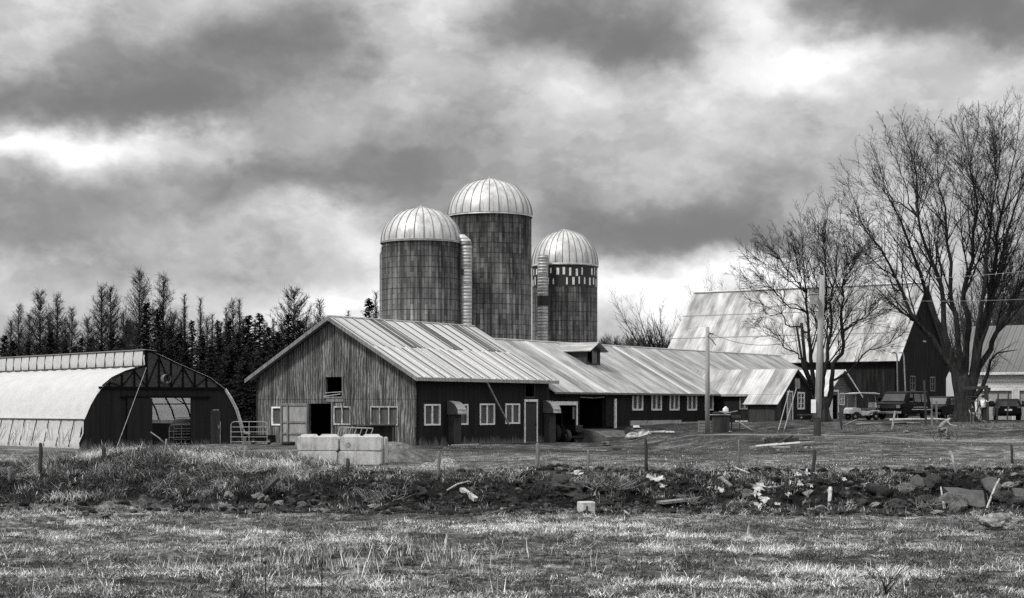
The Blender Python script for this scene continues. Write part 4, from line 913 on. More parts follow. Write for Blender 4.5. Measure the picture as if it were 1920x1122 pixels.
def small_tree(seed, Hh, spread, rad=.12, nl=9, fork=.25, dens=.8, far=1.0):
    r = random.Random(seed); mt, mc = MB(), MB(); mt.tube([(0, 0, -.3), (.02, 0, Hh*fork*.5), (0, .03, Hh*fork)], [rad*1.3, rad, rad*.8], 8)
    for k in range(nl):
        a = 2*math.pi*k/nl+r.random(); f = Vector((0, 0, Hh*fork*r.uniform(.75, 1.0))); e = Vector((math.cos(a)*spread*r.uniform(.3, 1), math.sin(a)*spread*r.uniform(.3, 1), Hh*r.uniform(.72, 1)))
        h = e-f; P_ = bez(f, f+Vector((h.x*.55, h.y*.55, h.z*.38)), e, 9); rd = [max(.012, rad*.55*(1-i/9)) for i in range(9)]; mt.tube(P_, rd, 5, cap=False)
        for q in range(int(h.length*1.6)):
            t = r.uniform(.2, .97); i = int(t*8); s = (P_[i+1]-P_[i]).normalized(); sd_ = s.cross(rvec(r)).normalized()
            shoot(mc, r, P_[i], s+sd_*.6+Vector((0, 0, .1)), r.uniform(.9, 2.3)*Hh/10, rd[i]*.4*far, 2, 3, .12, dens, 3, .6)
    return mt, mc
def plant_tree(name, label, mt, mc, p, tm='bark', cm='twig', grp=None, rz=0):
    T = thing(name, label, 'tree', p, rz, grp); part('trunk', mt, tm, T, smooth=True); part('crown', mc, cm, T); return T
q = px(1248, 165); plant_tree('bare_tree', 'vase shaped leafless tree standing behind the long barn roof', *small_tree(5, 13.2, 5.4, .2, 17, .40, 1.6, 1.8), (q.x, 165, 0))
q = px(1365, 175); plant_tree('bare_tree', 'leafless tree top showing over the ridge of the hay barn', *small_tree(6, 15.5, 4.5, .16, 12, .25, 1.4, 1.8), (q.x, 175, 1))
far = [small_tree(40+k, 10, 3.4, .22, 16, .2, 2.0, 5) for k in range(3)]
xs_ = [1122, 1130, 1138, 1146, 1153, 1161, 1168, 1176, 1184, 1191, 1199, 1207, 1215, 1223, 1231, 1239, 1262]
for i, x in enumerate(xs_):
    Yf = 290+(i*37 % 40); q = px(x, Yf); tg = H+(HY-(632+(i*5 % 9)))/F*Yf; lab = 'small far bare tree over the long barn ridge, %s from the left' % ordn(i)
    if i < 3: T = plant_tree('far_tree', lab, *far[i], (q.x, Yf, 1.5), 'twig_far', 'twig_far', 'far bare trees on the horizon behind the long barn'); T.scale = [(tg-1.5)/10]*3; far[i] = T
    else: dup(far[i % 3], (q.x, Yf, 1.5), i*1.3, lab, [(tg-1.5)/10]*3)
wood = [small_tree(60+k, 14, 3.4, .17, 10, .3, 1.3, 1.6) for k in range(3)]; wr = []
lst = [(1835,165,540),(1862,160,520),(1880,172,480),(1905,163,470),(1925,168,455),(1948,160,470),(1770,178,560),(1745,180,575),(1800,175,545),(1850,182,500),(1893,185,462),(1970,172,450),(1995,165,470),(1820,188,520),(1925,190,450)]
for i, (x, Yf, yt) in enumerate(lst):
    q = px(x, Yf); s_ = (H+(HY-yt)/F*Yf-1.5)/14; lab = 'bare woodland tree on the rise behind the white garage, number %s of the wood' % ordn(i)
    rk = sorted(t[0] for t in lst).index(x) if x not in (1925,) else i; lab = 'grey bare woodland tree behind the garage roof, %s of that wood from the left' % ordn(sorted(range(len(lst)), key=lambda k: lst[k]).index(i))
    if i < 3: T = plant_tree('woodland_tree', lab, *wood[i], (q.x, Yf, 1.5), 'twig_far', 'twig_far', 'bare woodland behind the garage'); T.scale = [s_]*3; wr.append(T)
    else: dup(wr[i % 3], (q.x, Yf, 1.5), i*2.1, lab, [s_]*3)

# conifers: dark spruces and bare feathery larches
def spruce(seed, Hh=10, W_=1.9, n=2600):
    r = random.Random(seed); mt = MB().tube([(0, 0, -.3), (0, 0, Hh*.5), (0, 0, Hh*.99)], [.16, .09, .015], 6); mc = MB()
    N = int(330*W_/1.9)
    for q in range(N):
        t = (q/N)**1.1; z = .3+t*(Hh-.4); rad = W_*(1-t)**.72*r.uniform(.45, 1.2)*(1-.25*math.sin(z*4+seed)**2)+.03; a = r.uniform(0, 6.28); L = rad*r.uniform(.75, 1.1); dz = r.uniform(-.35, .15) if t < .75 else r.uniform(.1, .6)
        ux, uy = math.cos(a), math.sin(a); m_ = max(3, int(L*8))
        mc.tube([(0, 0, z), (ux*L, uy*L, z+dz*L)], [.018, .006], 3, cap=False)
        for j in range(m_):
            f = (j+r.random())/m_; c = Vector((ux*L*f, uy*L*f, z+dz*L*f)); w = .11*(1-f)+.04
            for sg in (-1, 1):
                s = Vector((-uy, ux, 0))*w*sg+rvec(r, .03); t2 = Vector((ux, uy, 0))*.13+Vector((0, 0, r.uniform(-.14, .10)))
                mc.add([c, c+s*.7-t2*.2, c+s*1.3+t2, c+s*.3+t2*.8], [(0, 1, 2, 3)])
    return mt, mc
def larch(seed, Hh=12, W_=1.9, open_=0.0, up=.35):
    r = random.Random(seed); mt = MB().tube([(0, 0, -.3), (.04, 0, Hh*.5), (0, 0, Hh)], [.17, .10, .012], 6); mc = MB(); z = Hh*(.16+open_)
    while z < Hh-.1:
        t = z/Hh; tt_ = (t-.16-open_)/(.84-open_); env = math.sin(math.pi*min(1, (1-tt_)*.62+.06))**1.0
        for k in range(4):
            a = r.uniform(0, 6.28); L = max(.25, W_*env*r.uniform(.55, 1.2)); d_ = Vector((math.cos(a), math.sin(a), up+.5*tt_)); p = Vector((0, 0, z)); n = max(2, int(L/.35)); st = L/n; dd = d_.normalized(); P_ = [p]
            for i in range(n): dd = (dd+rvec(r, .08)+Vector((0, 0, .13))).normalized(); P_.append(P_[-1]+dd*st)
            mc.tube(P_, [.026*(1-.7*i/n) for i in range(n+1)], 3, cap=False)
            for q in range(int(L*13)):
                i = r.randrange(0, n); s = dd.cross(rvec(r)).normalized(); a_ = P_[i].lerp(P_[i+1], r.random()); b_ = a_+(dd*.5+s*.6+Vector((0, 0, r.uniform(-.1, .35))))*r.uniform(.25, .55)
                mc.tube([a_, b_], [.011, .006], 3, cap=False)
        z += .17
    return mt, mc
r = random.Random(77)
def protos(kind, fn, args): return [(kind, fn(*a)) for a in args]
SP = [spruce(1, 10, 2.5), spruce(2, 10, 3.0), spruce(3, 10, 2.0), spruce(4, 10, 3.6)]
LA = [larch(11), larch(12, 12, 2.3), larch(13, 12, 1.5, .1), larch(14, 12, 2.9, .2, .15), larch(15, 12, .8, .1, .9)]
spec = []
for (x, yt, k, Yt) in [(8,628,'s1',150),(35,572,'l2',150),(75,548,'l1',148),(107,553,'l0',150),(135,578,'l2',145),(152,632,'s0',150),(190,537,'l0',145),(208,541,'l1',150),(262,510,'l1',138),(306,517,'l0',140),
    (240,600,'s1',150),(275,566,'s0',135),(296,578,'s2',138),(318,610,'s3',134),(346,553,'l4',140),(376,560,'l4',142),(360,600,'s2',140),(398,590,'l4',138),(408,600,'s2',141),(424,578,'l4',145),(437,565,'l0',140),(449,562,'l4',143),
    (430,600,'s0',135),(466,590,'s0',136),(487,586,'s2',139),(478,600,'l4',142),(505,612,'s0',138),(551,545,'l3',135),(541,588,'s0',133),(562,600,'s1',136),(520,622,'s3',134),(600,563,'l2',140),(653,584,'l4',145),(692,558,'s2',140),(705,549,'l4',143),
    (335,625,'s3',131),(380,628,'s3',130),(350,640,'s1',128),(412,632,'s3',129),(445,625,'s3',128),(470,632,'s1',127),(497,640,'s3',126),(395,650,'s1',126),(432,650,'s3',125),(460,662,'s3',122),(482,668,'s1',121),(510,655,'s3',124),(540,650,'s3',128),(575,635,'s1',132),(600,630,'s3',134),
    (25,640,'s3',146),(52,640,'s1',143),(95,622,'s3',148),(122,636,'s1',145),(172,632,'s3',148),(210,622,'s1',146),(228,634,'s3',143),(300,625,'s1',131),(-25,600,'l0',150),(20,600,'l0',155),(55,592,'l1',156),(92,586,'l2',156),(122,598,'l0',152),(165,596,'l1',156),(232,588,'l2',150),(250,606,'l3',146),(325,586,'l1',150),(338,598,'l0',148),(388,596,'l0',149),(415,606,'l1',147),(457,598,'l0',147),(496,606,'l2',148),(512,598,'l4',150),(528,608,'l0',147),(575,596,'l1',150),(590,606,'l0',152),(622,604,'l3',150),(640,610,'l0',154),(670,604,'l1',156),(-15,640,'s3',147),(190,645,'s0',140),(70,650,'s0',140),(140,650,'s3',140)]:
    spec.append((x, yt, k, Yt))
cnt = {'s': 0, 'l': 0}; proto = {}
order = {'s': sorted([t for t in spec if t[2][0] == 's'], key=lambda t: t[0]), 'l': sorted([t for t in spec if t[2][0] == 'l'], key=lambda t: t[0])}
for (x, yt, k, Yt) in spec:
    q = px(x, Yt); g0 = 0.0; hh = H+(HY-yt)/F*Yt-g0; kind = k[0]; idx = order[kind].index((x, yt, k, Yt))
    base_h = 10 if kind == 's' else 12; s_ = hh/base_h; ws = s_*(1.0 if kind == 'l' else r.uniform(1.15, 1.55))
    lab = ('dense dark spruce in the tree belt, %s spruce from the left' if kind == 's' else 'bare feathery larch above the tree belt, %s larch from the left') % ordn(idx)
    grp = 'dark spruces of the tree belt' if kind == 's' else 'bare larches of the tree belt'
    if k not in proto:
        mt, mc = (SP if kind == 's' else LA)[int(k[1])]; T = thing('spruce' if kind == 's' else 'larch', lab, 'tree', (q.x, Yt, g0), r.uniform(0, 6), grp)
        part('trunk', mt, 'larch', T); part('crown', mc, 'needles' if kind == 's' else 'larch', T); T.scale = (ws, ws, s_); proto[k] = T
    else: dup(proto[k], (q.x, Yt, g0), r.uniform(0, 6), lab, (ws, ws, s_))

# ---------------------------------------------------------------- grass
def blades(name, P, n, hgt, width, spread, lean, seed, val, segs=2, droop=.5, leandir=None):
    """P (m,3) tuft positions; n blades each; val(m) base tint per tuft"""
    rg = np.random.default_rng(seed); m = len(P); N = m*n
    base = np.repeat(P, n, 0)+np.concatenate([rg.normal(0, spread, (N, 2)), np.zeros((N, 1))], 1)
    hh = np.repeat(hgt, n)*rg.uniform(.45, 1.2, N); a = rg.uniform(0, 2*np.pi, N); ln = rg.uniform(.15, 1, N)*lean
    d = np.stack([np.cos(a)*ln, np.sin(a)*ln, np.ones(N)], 1)
    if leandir is not None: d[:, :2] += np.repeat(leandir, n, 0)
    d /= np.linalg.norm(d, axis=1, keepdims=True)
    b = rg.uniform(0, 2*np.pi, N); s = np.stack([np.cos(b), np.sin(b), np.zeros(N)], 1)*(width*rg.uniform(.6, 1.4, N))[:, None]/2
    p0 = base; p0[:, 2] -= .03; p1 = p0+d*(hh*.55)[:, None]; d2 = d.copy(); d2[:, 2] -= droop*rg.uniform(.2, 1.3, N)*ln/max(lean, .1); d2 /= np.linalg.norm(d2, axis=1, keepdims=True)
    p2 = p1+d2*(hh*.5)[:, None]
    V = np.stack([p0-s, p0+s, p1+s*.8, p1-s*.8, p2+s*.15, p2-s*.15], 1).reshape(-1, 3)
    i = np.arange(N)[:, None]*6; Fq = np.concatenate([i+np.array([[0, 1, 2, 3]]), i+np.array([[3, 2, 4, 5]])], 1).reshape(-1, 4)
    me = npmesh(name, V, Fq); at = me.attributes.new('tint', 'FLOAT', 'FACE')
    t = np.clip(np.repeat(val, n)+rg.normal(0, .16, N), 0, 1); at.data.foreach_set('value', np.repeat(t, 2).astype(np.float32)); return me
def grass_col(g, oc):
    t = g.n('ShaderNodeAttribute', attribute_name='tint').outputs['Fac']
    return g.ramp(t, [(0, .022), (.32, .08), (.55, .24), (.78, .55), (1, .85)])
M['grass'] = mat('dry grass', grass_col, .75, spec=.2)
rg = np.random.default_rng(5)
def area(n, y0, y1, pw=1.0, half=.335):
    y = y0+(y1-y0)*rg.random(n)**pw; x = (rg.random(n)*2-1)*half*y*1.02; return x, y
def zz(x, y): return gz(x, y)
x, y = area(60000, 25.5, 50, 1.2)
kk, _ = bank(x, y); pat = fbm(x*.45, y*.8, 61, 4); pat2 = fbm(x*1.5, y*2.2, 63, 3); big = fbm(x*.12, y*.25, 65, 2)
keep = (kk < .3) & (rg.random(len(x)) < .45+1.1*pat); x, y, pat, pat2, big = x[keep], y[keep], pat[keep], pat2[keep], big[keep]
tint = np.clip(1.7*(pat-.5)+1.7*(pat2-.5)+1.2*(big-.5)+.17, 0, 1)
hg = np.clip(.05+.14*np.maximum(pat2-.35, 0)+.04*pat, .04, .18)
me = blades('dry_grass', np.stack([x, y, zz(x, y)], 1), 9, hg*.85, .0115, .11, 2.3, 1, tint, droop=1.9)
tx_, ty_ = area(19000, 25.5, 50.5, 1.2); kk, _ = bank(tx_, ty_); p1 = fbm(tx_*.35, ty_*.55, 161, 4); p2 = fbm(tx_*1.2, ty_*1.6, 163, 3)
kp = (kk < .2) & (rg.random(len(tx_)) < np.clip(2.6*(p1-.33), .16, 1)*np.clip(2.2*(p2-.15), .25, 1)); tx_, ty_, p1, p2 = tx_[kp], ty_[kp], p1[kp], p2[kp]
mt_ = blades('tussocks', np.stack([tx_, ty_, zz(tx_, ty_)+.02], 1), 34, np.clip(.11+.22*(p2-.3), .08, .25), .013, .09, 2.5, 21, np.clip(.30+1.9*(p1-.5)+.8*(p2-.5)+rg.normal(0, .20, len(tx_)), .05, 1), droop=2.4, leandir=np.stack([.5*(fbm(tx_*.3, ty_*.3, 7, 2)-.5), -.35+0*tx_], 1))
tag(link('grass_tussocks', mt_, M['grass']), 'clumped bleached tussocks scattered through the near field', 'grass', kind='stuff')
gr1 = link('field_grass', me, M['grass']); gr1['label'] = 'matted dry grass covering the field in front'; tag(gr1, 'matted dry grass covering the near field below the bank', 'grass', kind='stuff')
# yard grass: short
x, y = area(32000, 52, 98, 1.5, .34); kk, _ = bank(x, y); pat = fbm(x*.3, y*.5, 71, 4); p2 = fbm(x*1.1, y*1.1, 72, 3)
dm_ = np.interp(y, [52, 62, 70, 92], [1, .9, .6, .25]); keep = (kk > .72) & (rg.random(len(x)) < dm_*(pat*1.8-.25)) & (track_mask(x, y) < .3); x, y, pat, p2 = x[keep], y[keep], pat[keep], p2[keep]
near = np.exp(-((y-56)/3.5)**2)
tint = np.clip(.16+1.8*(pat-.5)+1.0*(p2-.5)+.36*near, 0, .62); me = blades('yard_grass', np.stack([x, y, zz(x, y)], 1), 8, .05+.09*p2, .022, .13, 1.6, 2, tint, droop=1.4)
tag(link('yard_grass', me, M['grass']), 'thin short grass on the open ground before the barns', 'grass', kind='stuff')
# long bleached grass hanging over the crest and mounds
x = rg.uniform(-18.5, 19.5, 9500); y = crest(x)+rg.normal(-1.0, 1.3, len(x)); left = np.clip((-x-3)/5, 0, 1); pat = fbm(x*.5, y*.6, 81, 4); kk, _ = bank(x, y)
extra = rg.random(len(x)) < (.22+.8*left)*(pat*2.4-.7)
x, y, pat, left = x[extra], y[extra], pat[extra], left[extra]
xm_ = rg.uniform(-17, -6.5, 4200); ym_ = rg.uniform(51.5, 66, 4200); pm_ = fbm(xm_*.5, ym_*.6, 83, 4); kp = rg.random(4200) < pm_*1.5-.15
x = np.concatenate([x, xm_[kp]]); y = np.concatenate([y, ym_[kp]]); pat = np.concatenate([pat, pm_[kp]]); left = np.concatenate([left, np.ones(kp.sum())])
ld = np.stack([-.25+0*x+.9*(fbm(x*.4, y*.4, 84, 2)-.5), -.75*np.ones_like(x)], 1)
me = blades('bank_grass', np.stack([x, y, zz(x, y)], 1), 17, .22+.34*left*pat+.05, .016, .13, 1.3, 3, np.clip(.13+1.6*(pat-.5)+1.5*(fbm(x*1.9, y*1.9, 188, 3)-.5)+.10*left+.24*np.clip((bank(x, y)[0]-.75)*4, 0, 1), 0, 1), droop=2.6, leandir=ld)
tag(link('bank_grass', me, M['grass']), 'long bleached grass drooping over the edge of the earth bank', 'grass', kind='stuff')
# sparse tufts on the bank face
x = rg.uniform(-18, 19.5, 5200); t_ = rg.random(5200); y = toe(x)*(1-t_)+crest(x)*t_; pat = fbm(x*.8, y*.8, 91, 4); kp = rg.random(5200) < pat*1.6-.45; x, y, pat = x[kp], y[kp], pat[kp]
me = blades('weeds', np.stack([x, y, zz(x, y)], 1), 9, .10+.14*pat, .018, .12, 1.0, 4, np.clip(.20+1.4*(pat-.5), 0, .8), droop=1.3)
tag(link('bank_weeds', me, M['grass']), 'scattered dark weeds growing from the bare earth bank', 'weeds', kind='stuff')
# pale standing stalks in the near field
xs1, ys1 = [], []
for i in range(230):
    xp = rg.choice([rg.normal(560, 130), rg.normal(760, 160), rg.uniform(0, 1900)], p=[.45, .40, .15]); yp = rg.normal(1052, 17) if rg.random() < .75 else rg.uniform(1000, 1118)
    q = gp(float(np.clip(xp, 5, 1915)), float(np.clip(yp, 985, 1119))); xs1.append(q.x); ys1.append(q.y)
x, y = np.array(xs1), np.array(ys1); me = blades('stalks', np.stack([x, y, zz(x, y)], 1), 4, rg.uniform(.15, .42, len(x)), .014, .12, .55, 6, np.full(len(x), .8), droop=.25)
tag(link('dead_stalks', me, M['grass']), 'pale upright dead stalks in a strip across the near field', 'stalks', kind='stuff')
# clod texture of the bank: loose soil lumps
def lump(seed, n=2, amp=.35, flat=1.0, sc=1.6):
    import bmesh
    from mathutils import noise
    bm = bmesh.new(); bmesh.ops.create_icosphere(bm, subdivisions=n, radius=1)
    for v in bm.verts:
        p = v.co.copy(); k = noise.noise(p*sc+Vector((seed*3.1, seed*1.7, 0)))*amp+noise.noise(p*sc*2.7+Vector((seed, 0, 5)))*amp*.4; v.co = p*(1+k); v.co.z *= flat
    me = bpy.data.meshes.new('lump'); bm.to_mesh(me); bm.free(); return me
cl = [lump(k, 1, .5, .7) for k in range(3)]; cv_ = [np.array([v.co[:] for v in c.vertices]) for c in cl]; cf = [np.array([p.vertices[:] for p in c.polygons]) for c in cl]
n = 9000; x = rg.uniform(-17.5, 19.8, n); t_ = rg.random(n); y = (toe(x)-.5)*(1-t_)+(crest(x)+.1)*t_; kp = (rg.random(n) < .5+.5*np.clip((x+10)/8, 0, 1)); x, y = x[kp], y[kp]; z = zz(x, y); VV, FF, o_ = [], [], 0
for i in range(len(x)):
    k = i % 3; s = .025+.16*rg.random()**3.5; a = rg.uniform(0, 6.28); v = cv_[k]*s; ca, sa = math.cos(a), math.sin(a)
    VV.append(np.stack([v[:, 0]*ca-v[:, 1]*sa+x[i], v[:, 0]*sa+v[:, 1]*ca+y[i], v[:, 2]+z[i]], 1)); FF.append(cf[k]+o_); o_ += len(v)
me = npmesh('clods', np.concatenate(VV), np.concatenate(FF)); M['clod'] = mat('soil clod', lambda g, oc: g.ramp(g.noise(oc, 2.5, 5, .7), [(.35, .006), (.55, .022), (.66, .10), (.75, .25)]), .95, spec=.1)
tag(link('soil_clods', me, M['clod']), 'loose dark soil and small rubble strewn down the bank', 'soil', kind='stuff')
# ---------------------------------------------------------------- poles, wires
def pole_at(x, Y, yt, label, r0, lean=0, name='utility_pole', tw=None):
    b = px(x, Y); gzz = gz1(b.x, Y); t = px(x if tw is None else tw, Y, yt)
    T = thing(name, label, 'utility pole', (b.x, Y, gzz)); h = t.z-gzz
    part('shaft', MB().tube([(0, 0, -.4), ((t.x-b.x)*.5, 0, h*.5), (t.x-b.x, 0, h)], [r0*1.12, r0, r0*.82], 12), 'pole', T, smooth=True); return T, t, gzz
T, ptop, pg = pole_at(1531.5, 86, 517, 'tall leaning utility pole with a pale transformer box', .165, tw=1542, name='utility_pole')
q = px(1534, 85.7, 562)-T.location
m = MB().box((q.x-.42, q.y-.2, q.z-.28), (q.x-.06, q.y+.16, q.z+.25)).box((q.x-.46, q.y-.23, q.z+.25), (q.x-.04, q.y+.18, q.z+.31)); part('transformer_box', m, 'steel', T, bevel=.02)
q = px(1525, 85.8, 762)-T.location; part('meter_box', MB().box((q.x-.1, q.y-.1, q.z-.35), (q.x+.12, q.y+.1, q.z+.35)), 'white', T)
part('dark_butt', MB().tube([(.02, 0, -.2), (.03, 0, .95)], [.196, .188], 12), 'dark_board', T)
T2, p2, pg2 = pole_at(1326.5, 106, 613, 'shorter plain wooden pole rising beside the junk table', .145, name='utility_pole')
part('bracket', MB().tube([(0, -.15, p2.z-pg2-.6), (.25, -.3, p2.z-pg2-.85), (.5, -.3, p2.z-pg2-1.2)], .03, 5).box((.1, -.2, p2.z-pg2-.5), (.35, -.1, p2.z-pg2-.42)), 'steel_dark', T2)
def wire(p, q, sag, label, r=.014, m_='steel_dark'):
    p, q = Vector(p), Vector(q); P_ = [p.lerp(q, t)-Vector((0, 0, sag*4*t*(1-t)))-p for t in np.linspace(0, 1, 18)]
    o = part('wire', MB().tube(P_, r, 4), m_); o.location = p; tag(o, label, 'wire', 'overhead wires'); return o
wire(ptop-Vector((0, 0, .1)), px(1960, 78, 504), .25, 'upper overhead wire running right from the tall pole', .008, 'steel')
wire(px(1537, 85.8, 556), px(1960, 80, 559), .2, 'lower overhead wire running right from the transformer box', .008, 'steel')
wire(p2-Vector((0, 0, .3)), px(1537, 86, 625), .75, 'sagging dark wire between the short pole and the tall pole', .015)
wire(px(1280, 118, 619), px(1537, 86, 548), .2, 'thin wire reaching from the short pole side up to the transformer', .006)

# ---------------------------------------------------------------- fence posts along the bank
FP = [(76,832,890,0,.075,'thick dark round fence post near the left edge before the hoop barn','d'),(18,877,908,-3,.05,'short thin fence post at the far left of the grassy slope','o'),(104,856,882,0,.045,'small thin post just right of the thick left post','o'),
 (197,834,866,-8,.08,'broken dark leaning stub post on the mound before the hoop barn','d'),(306,824,868,8,.045,'pale forked post before the hoop barn doorway','o'),(457,838,868,6,.07,'crooked post beside the tubular gate','o'),
 (651,860,888,2,.07,'short black post standing in front of the concrete blocks','d'),(822,846,897,1,.06,'grey post in front of the netted heap','o'),(1007,832,882,1,.075,'dark tapered post before the side door of the gable barn','o'),(1103,846,888,0,.045,'thin grey post left of the middle of the fence line','o'),
 (1213,820,886,-3,.06,'tall dark post slightly tilted left, before the tarp heap','d'),(1385,826,882,0,.035,'very thin faint post before the scrap lumber','o'),(1525,843,890,2,.065,'dark post with a light side, right of the scrap lumber','d'),(1653,836,880,0,.04,'slender grey post left of the leaning white stake','o'),
 (1793,846,886,-16,.055,'leaning white stake of the fence on the right','w'),(1899,833,870,-5,.055,'dark knobbly post at the right end of the fence','d')]
wp_ = []
for i, (x, y0, y1, lean, r_, lab, c_) in enumerate(FP):
    q = gp(x, y1); h = (y1-y0)/F*q.y; dx = math.sin(R(lean))*h
    m = MB().tube([(0, 0, -.15), (dx*.3-.012, 0, h*.3), (dx*.65+.015, 0, h*.65), (dx, 0, h*.97), (dx+.01, 0, h)], [r_*1.1, r_*.9, r_*.95, r_*.8, r_*.5], 7)
    if i == 4: m.tube([(dx*.8, 0, h*.75), (-.15, 0, h*1.05), (-.45, .1, h*1.3)], [.035, .025, .015], 5)
    o = part('fence_post', m, {'d': 'dark_board', 'o': 'old_board', 'p': 'pale_board', 'w': 'white_old'}[c_], smooth=True); o.location = q; tag(o, lab, 'fence post', 'posts of the old wire fence')
    wp_.append((q+Vector((dx, 0, h*.82)), q+Vector((dx*.5, 0, h*.5))))
for k, nm in ((0, 'upper'), (1, 'lower')):
    m = MB()
    base = wp_[8][k]; P_ = []
    for a, b in zip(wp_[8:-1], wp_[9:]):
        for t in np.linspace(0, 1, 6)[:-1]: P_.append(a[k].lerp(b[k], t)-Vector((0, 0, .12*t*(1-t)))-base)
    m.tube(P_, .003, 3); o = part('fence_wire', m, 'steel_dark'); o.location = base; tag(o, nm+' thin wire strung along the fence posts on the right', 'wire', 'fence wires')

# ---------------------------------------------------------------- concrete blocks
q = gp(636, 872); YB = 61.0; BW = 80/F*YB
def block(x0, x1, y0, y1, Y, dep, lab, seed):
    a = px(x0, Y, y1); b = px(x1, Y, y0); r = random.Random(seed); m = MB(); w = b.x-a.x; h = b.z-a.z; ch = .06
    T = thing('concrete_block', lab, 'concrete block', (a.x+w/2, Y+dep/2, a.z), R(r.uniform(-1.5, 1.5)), 'cast concrete blocks piled before the gable barn')
    m.extr([(-w/2+ch, 0), (w/2-ch, 0), (w/2, ch), (w/2, h-ch), (w/2-ch, h), (-w/2+ch, h), (-w/2, h-ch), (-w/2, ch)], lambda p, s, d: (p, -dep/2+d*dep, s)); part('block_body', m, 'concrete', T, bevel=.03)
    return T, w, h
B_ = []
zb_ = 872
block(558, 633, 846.5, 873, 61, .7, 'lower left concrete block of the four block pile', 1); block(634, 714, 846.5, 873, 61, .72, 'lower right concrete block of the four block pile', 2)
for (a, b, lab, s) in ((557, 635, 'upper left concrete block with a notched top', 3), (637, 716, 'upper right concrete block with a round lifting mark', 4)):
    T, w, h = block(a, b, 818.5, 845.9, 61, .75, lab, s); m = MB()
    for k in (-1, 1): m.extr([(k*w*.24-w*.2, h), (k*w*.24+w*.2, h), (k*w*.24+w*.16, h+.07), (k*w*.24-w*.16, h+.07)], lambda p, s_, d: (p, -.25+.5*d, s_))
    part('raised_key', m, mat('block key', speck(.45, .7), .8) if 'bkey' not in M else M['bkey'], T); M['bkey'] = T.children[1].data.materials[0]
    if s == 4: part('lifting_mark', MB().lathe([(.05, -.385), (.085, -.387), (.09, -.38)], c=(-w*.3, 0, h*.42), n=16, axis='y'), 'pale_board', T)
T, w, h = block(716.5, 722, 820, 872, 61.9, 1.5, 'end concrete block seen edge on behind the right stack', 5)

def ob(name, mb, m, loc, lab, cat, grp=None, rz=0, smooth=False, bevel=0):
    o = part(name, mb, m, smooth=smooth, bevel=bevel); o.location = loc; o.rotation_euler[2] = rz; return tag(o, lab, cat, grp)
# gates, feeder
q = px(345, 92.5); ob('round_bale', MB().lathe([(.02, -.6), (.62, -.6), (.72, -.5), (.74, 0), (.72, .5), (.62, .6), (.02, .6)], c=(0, 0, .7), n=24, axis='y'), 'cloth_dark', (q.x, 92.6, gz1(q.x, 92.6)), 'dark round bale in the shadow of the hoop barn doorway', 'bale', rz=.7, smooth=True)
def gate(name, lab, p, w, h, rz, nb=4, mt='steel', tilt=0, grp='tubular steel gates'):
    T = thing(name, lab, 'gate', p, rz, grp); T.rotation_euler[0] = tilt; c = .18
    m = MB().tube([(0, 0, 0), (0, 0, h-c), (c*.3, 0, h-c*.3), (c, 0, h), (w-c, 0, h), (w-c*.3, 0, h-c*.3), (w, 0, h-c), (w, 0, 0)], .024, 6); part('frame', m, mt, T)
    for k in range(nb): part('rail', MB().tube([(0, 0, .08+k*(h-.1)/nb), (w, 0, .08+k*(h-.1)/nb)], .018, 5), mt, T)
    part('upright', MB().tube([(w*.5, 0, .05), (w*.5, 0, h)], .02, 5), mt, T); return T
q = px(433, 88); gate('metal_gate', 'pale tubular gate leaning beside the right end of the hoop barn', (q.x, 88, gz1(q.x, 88)+.1), 68/F*88, 1.15, 0)
q = px(455, 90); gate('metal_gate', 'dark tubular gate stacked behind the pale gate', (q.x, 90, gz1(q.x, 90)+.1), 1.2, .85, .1, 2, 'steel_dark')
q = px(284, 84.4); gate('metal_gate', 'pale bent gate standing inside the hoop barn doorway', (q.x-.3, 90.2, .1), 1.35, 1.1, R(25), 3)
gate('metal_gate', 'dark slanted gate leaning in the hoop barn doorway', (q.x-.3, 91.3, .0), 2.0, 1.6, R(30), 5, 'steel', .12)
q = px(517, 93); m = MB()
rk_ = thing('hay_rack', 'tilted pale slatted hay rack showing over the concrete blocks', 'hay rack', (px(631, 70).x, 70, gz1(px(631, 70).x, 70)))
w = 62/F*70; h0, h1 = (HY-822)/F*70+H-rk_.location.z, (HY-801)/F*70+H-rk_.location.z
part('top_rail', MB().beam((.15, 0, h1), (w+.15, 0, h1-.05), .05), 'pale_board', rk_); part('bottom_rail', MB().beam((0, 0, h0), (w, 0, h0-.05), .05), 'pale_board', rk_)
for k in range(7): part('bar', MB().beam((w*k/6, 0, h0), (.15+w*k/6, 0, h1-.05*k/6), .035), 'pale_board', rk_)
part('trough', MB().box((-.1, .05, 0), (w+.1, .6, h0-.05)), 'dark_board', rk_)
q = px(661, 78); tb_ = thing('feed_table', 'dark flat topped feed bunk before the gable barn windows', 'feed bunk', (q.x, 78, gz1(q.x, 78)))
zt__ = H+(HY-796)/F*78-tb_.location.z; w = 80/F*78
part('table_top', MB().box((0, -.5, zt__-.05), (w, .5, zt__)), 'dark_board', tb_)
for a in (0.05, w-.1):
    for b in (-.45, .4): part('leg', MB().box((a, b, -.1), (a+.08, b+.08, zt__-.05)), 'dark_board', tb_)
part('side_panel', MB().box((.15, .30, .1), (w-.15, .35, zt__-.08)), 'dark_board', tb_)

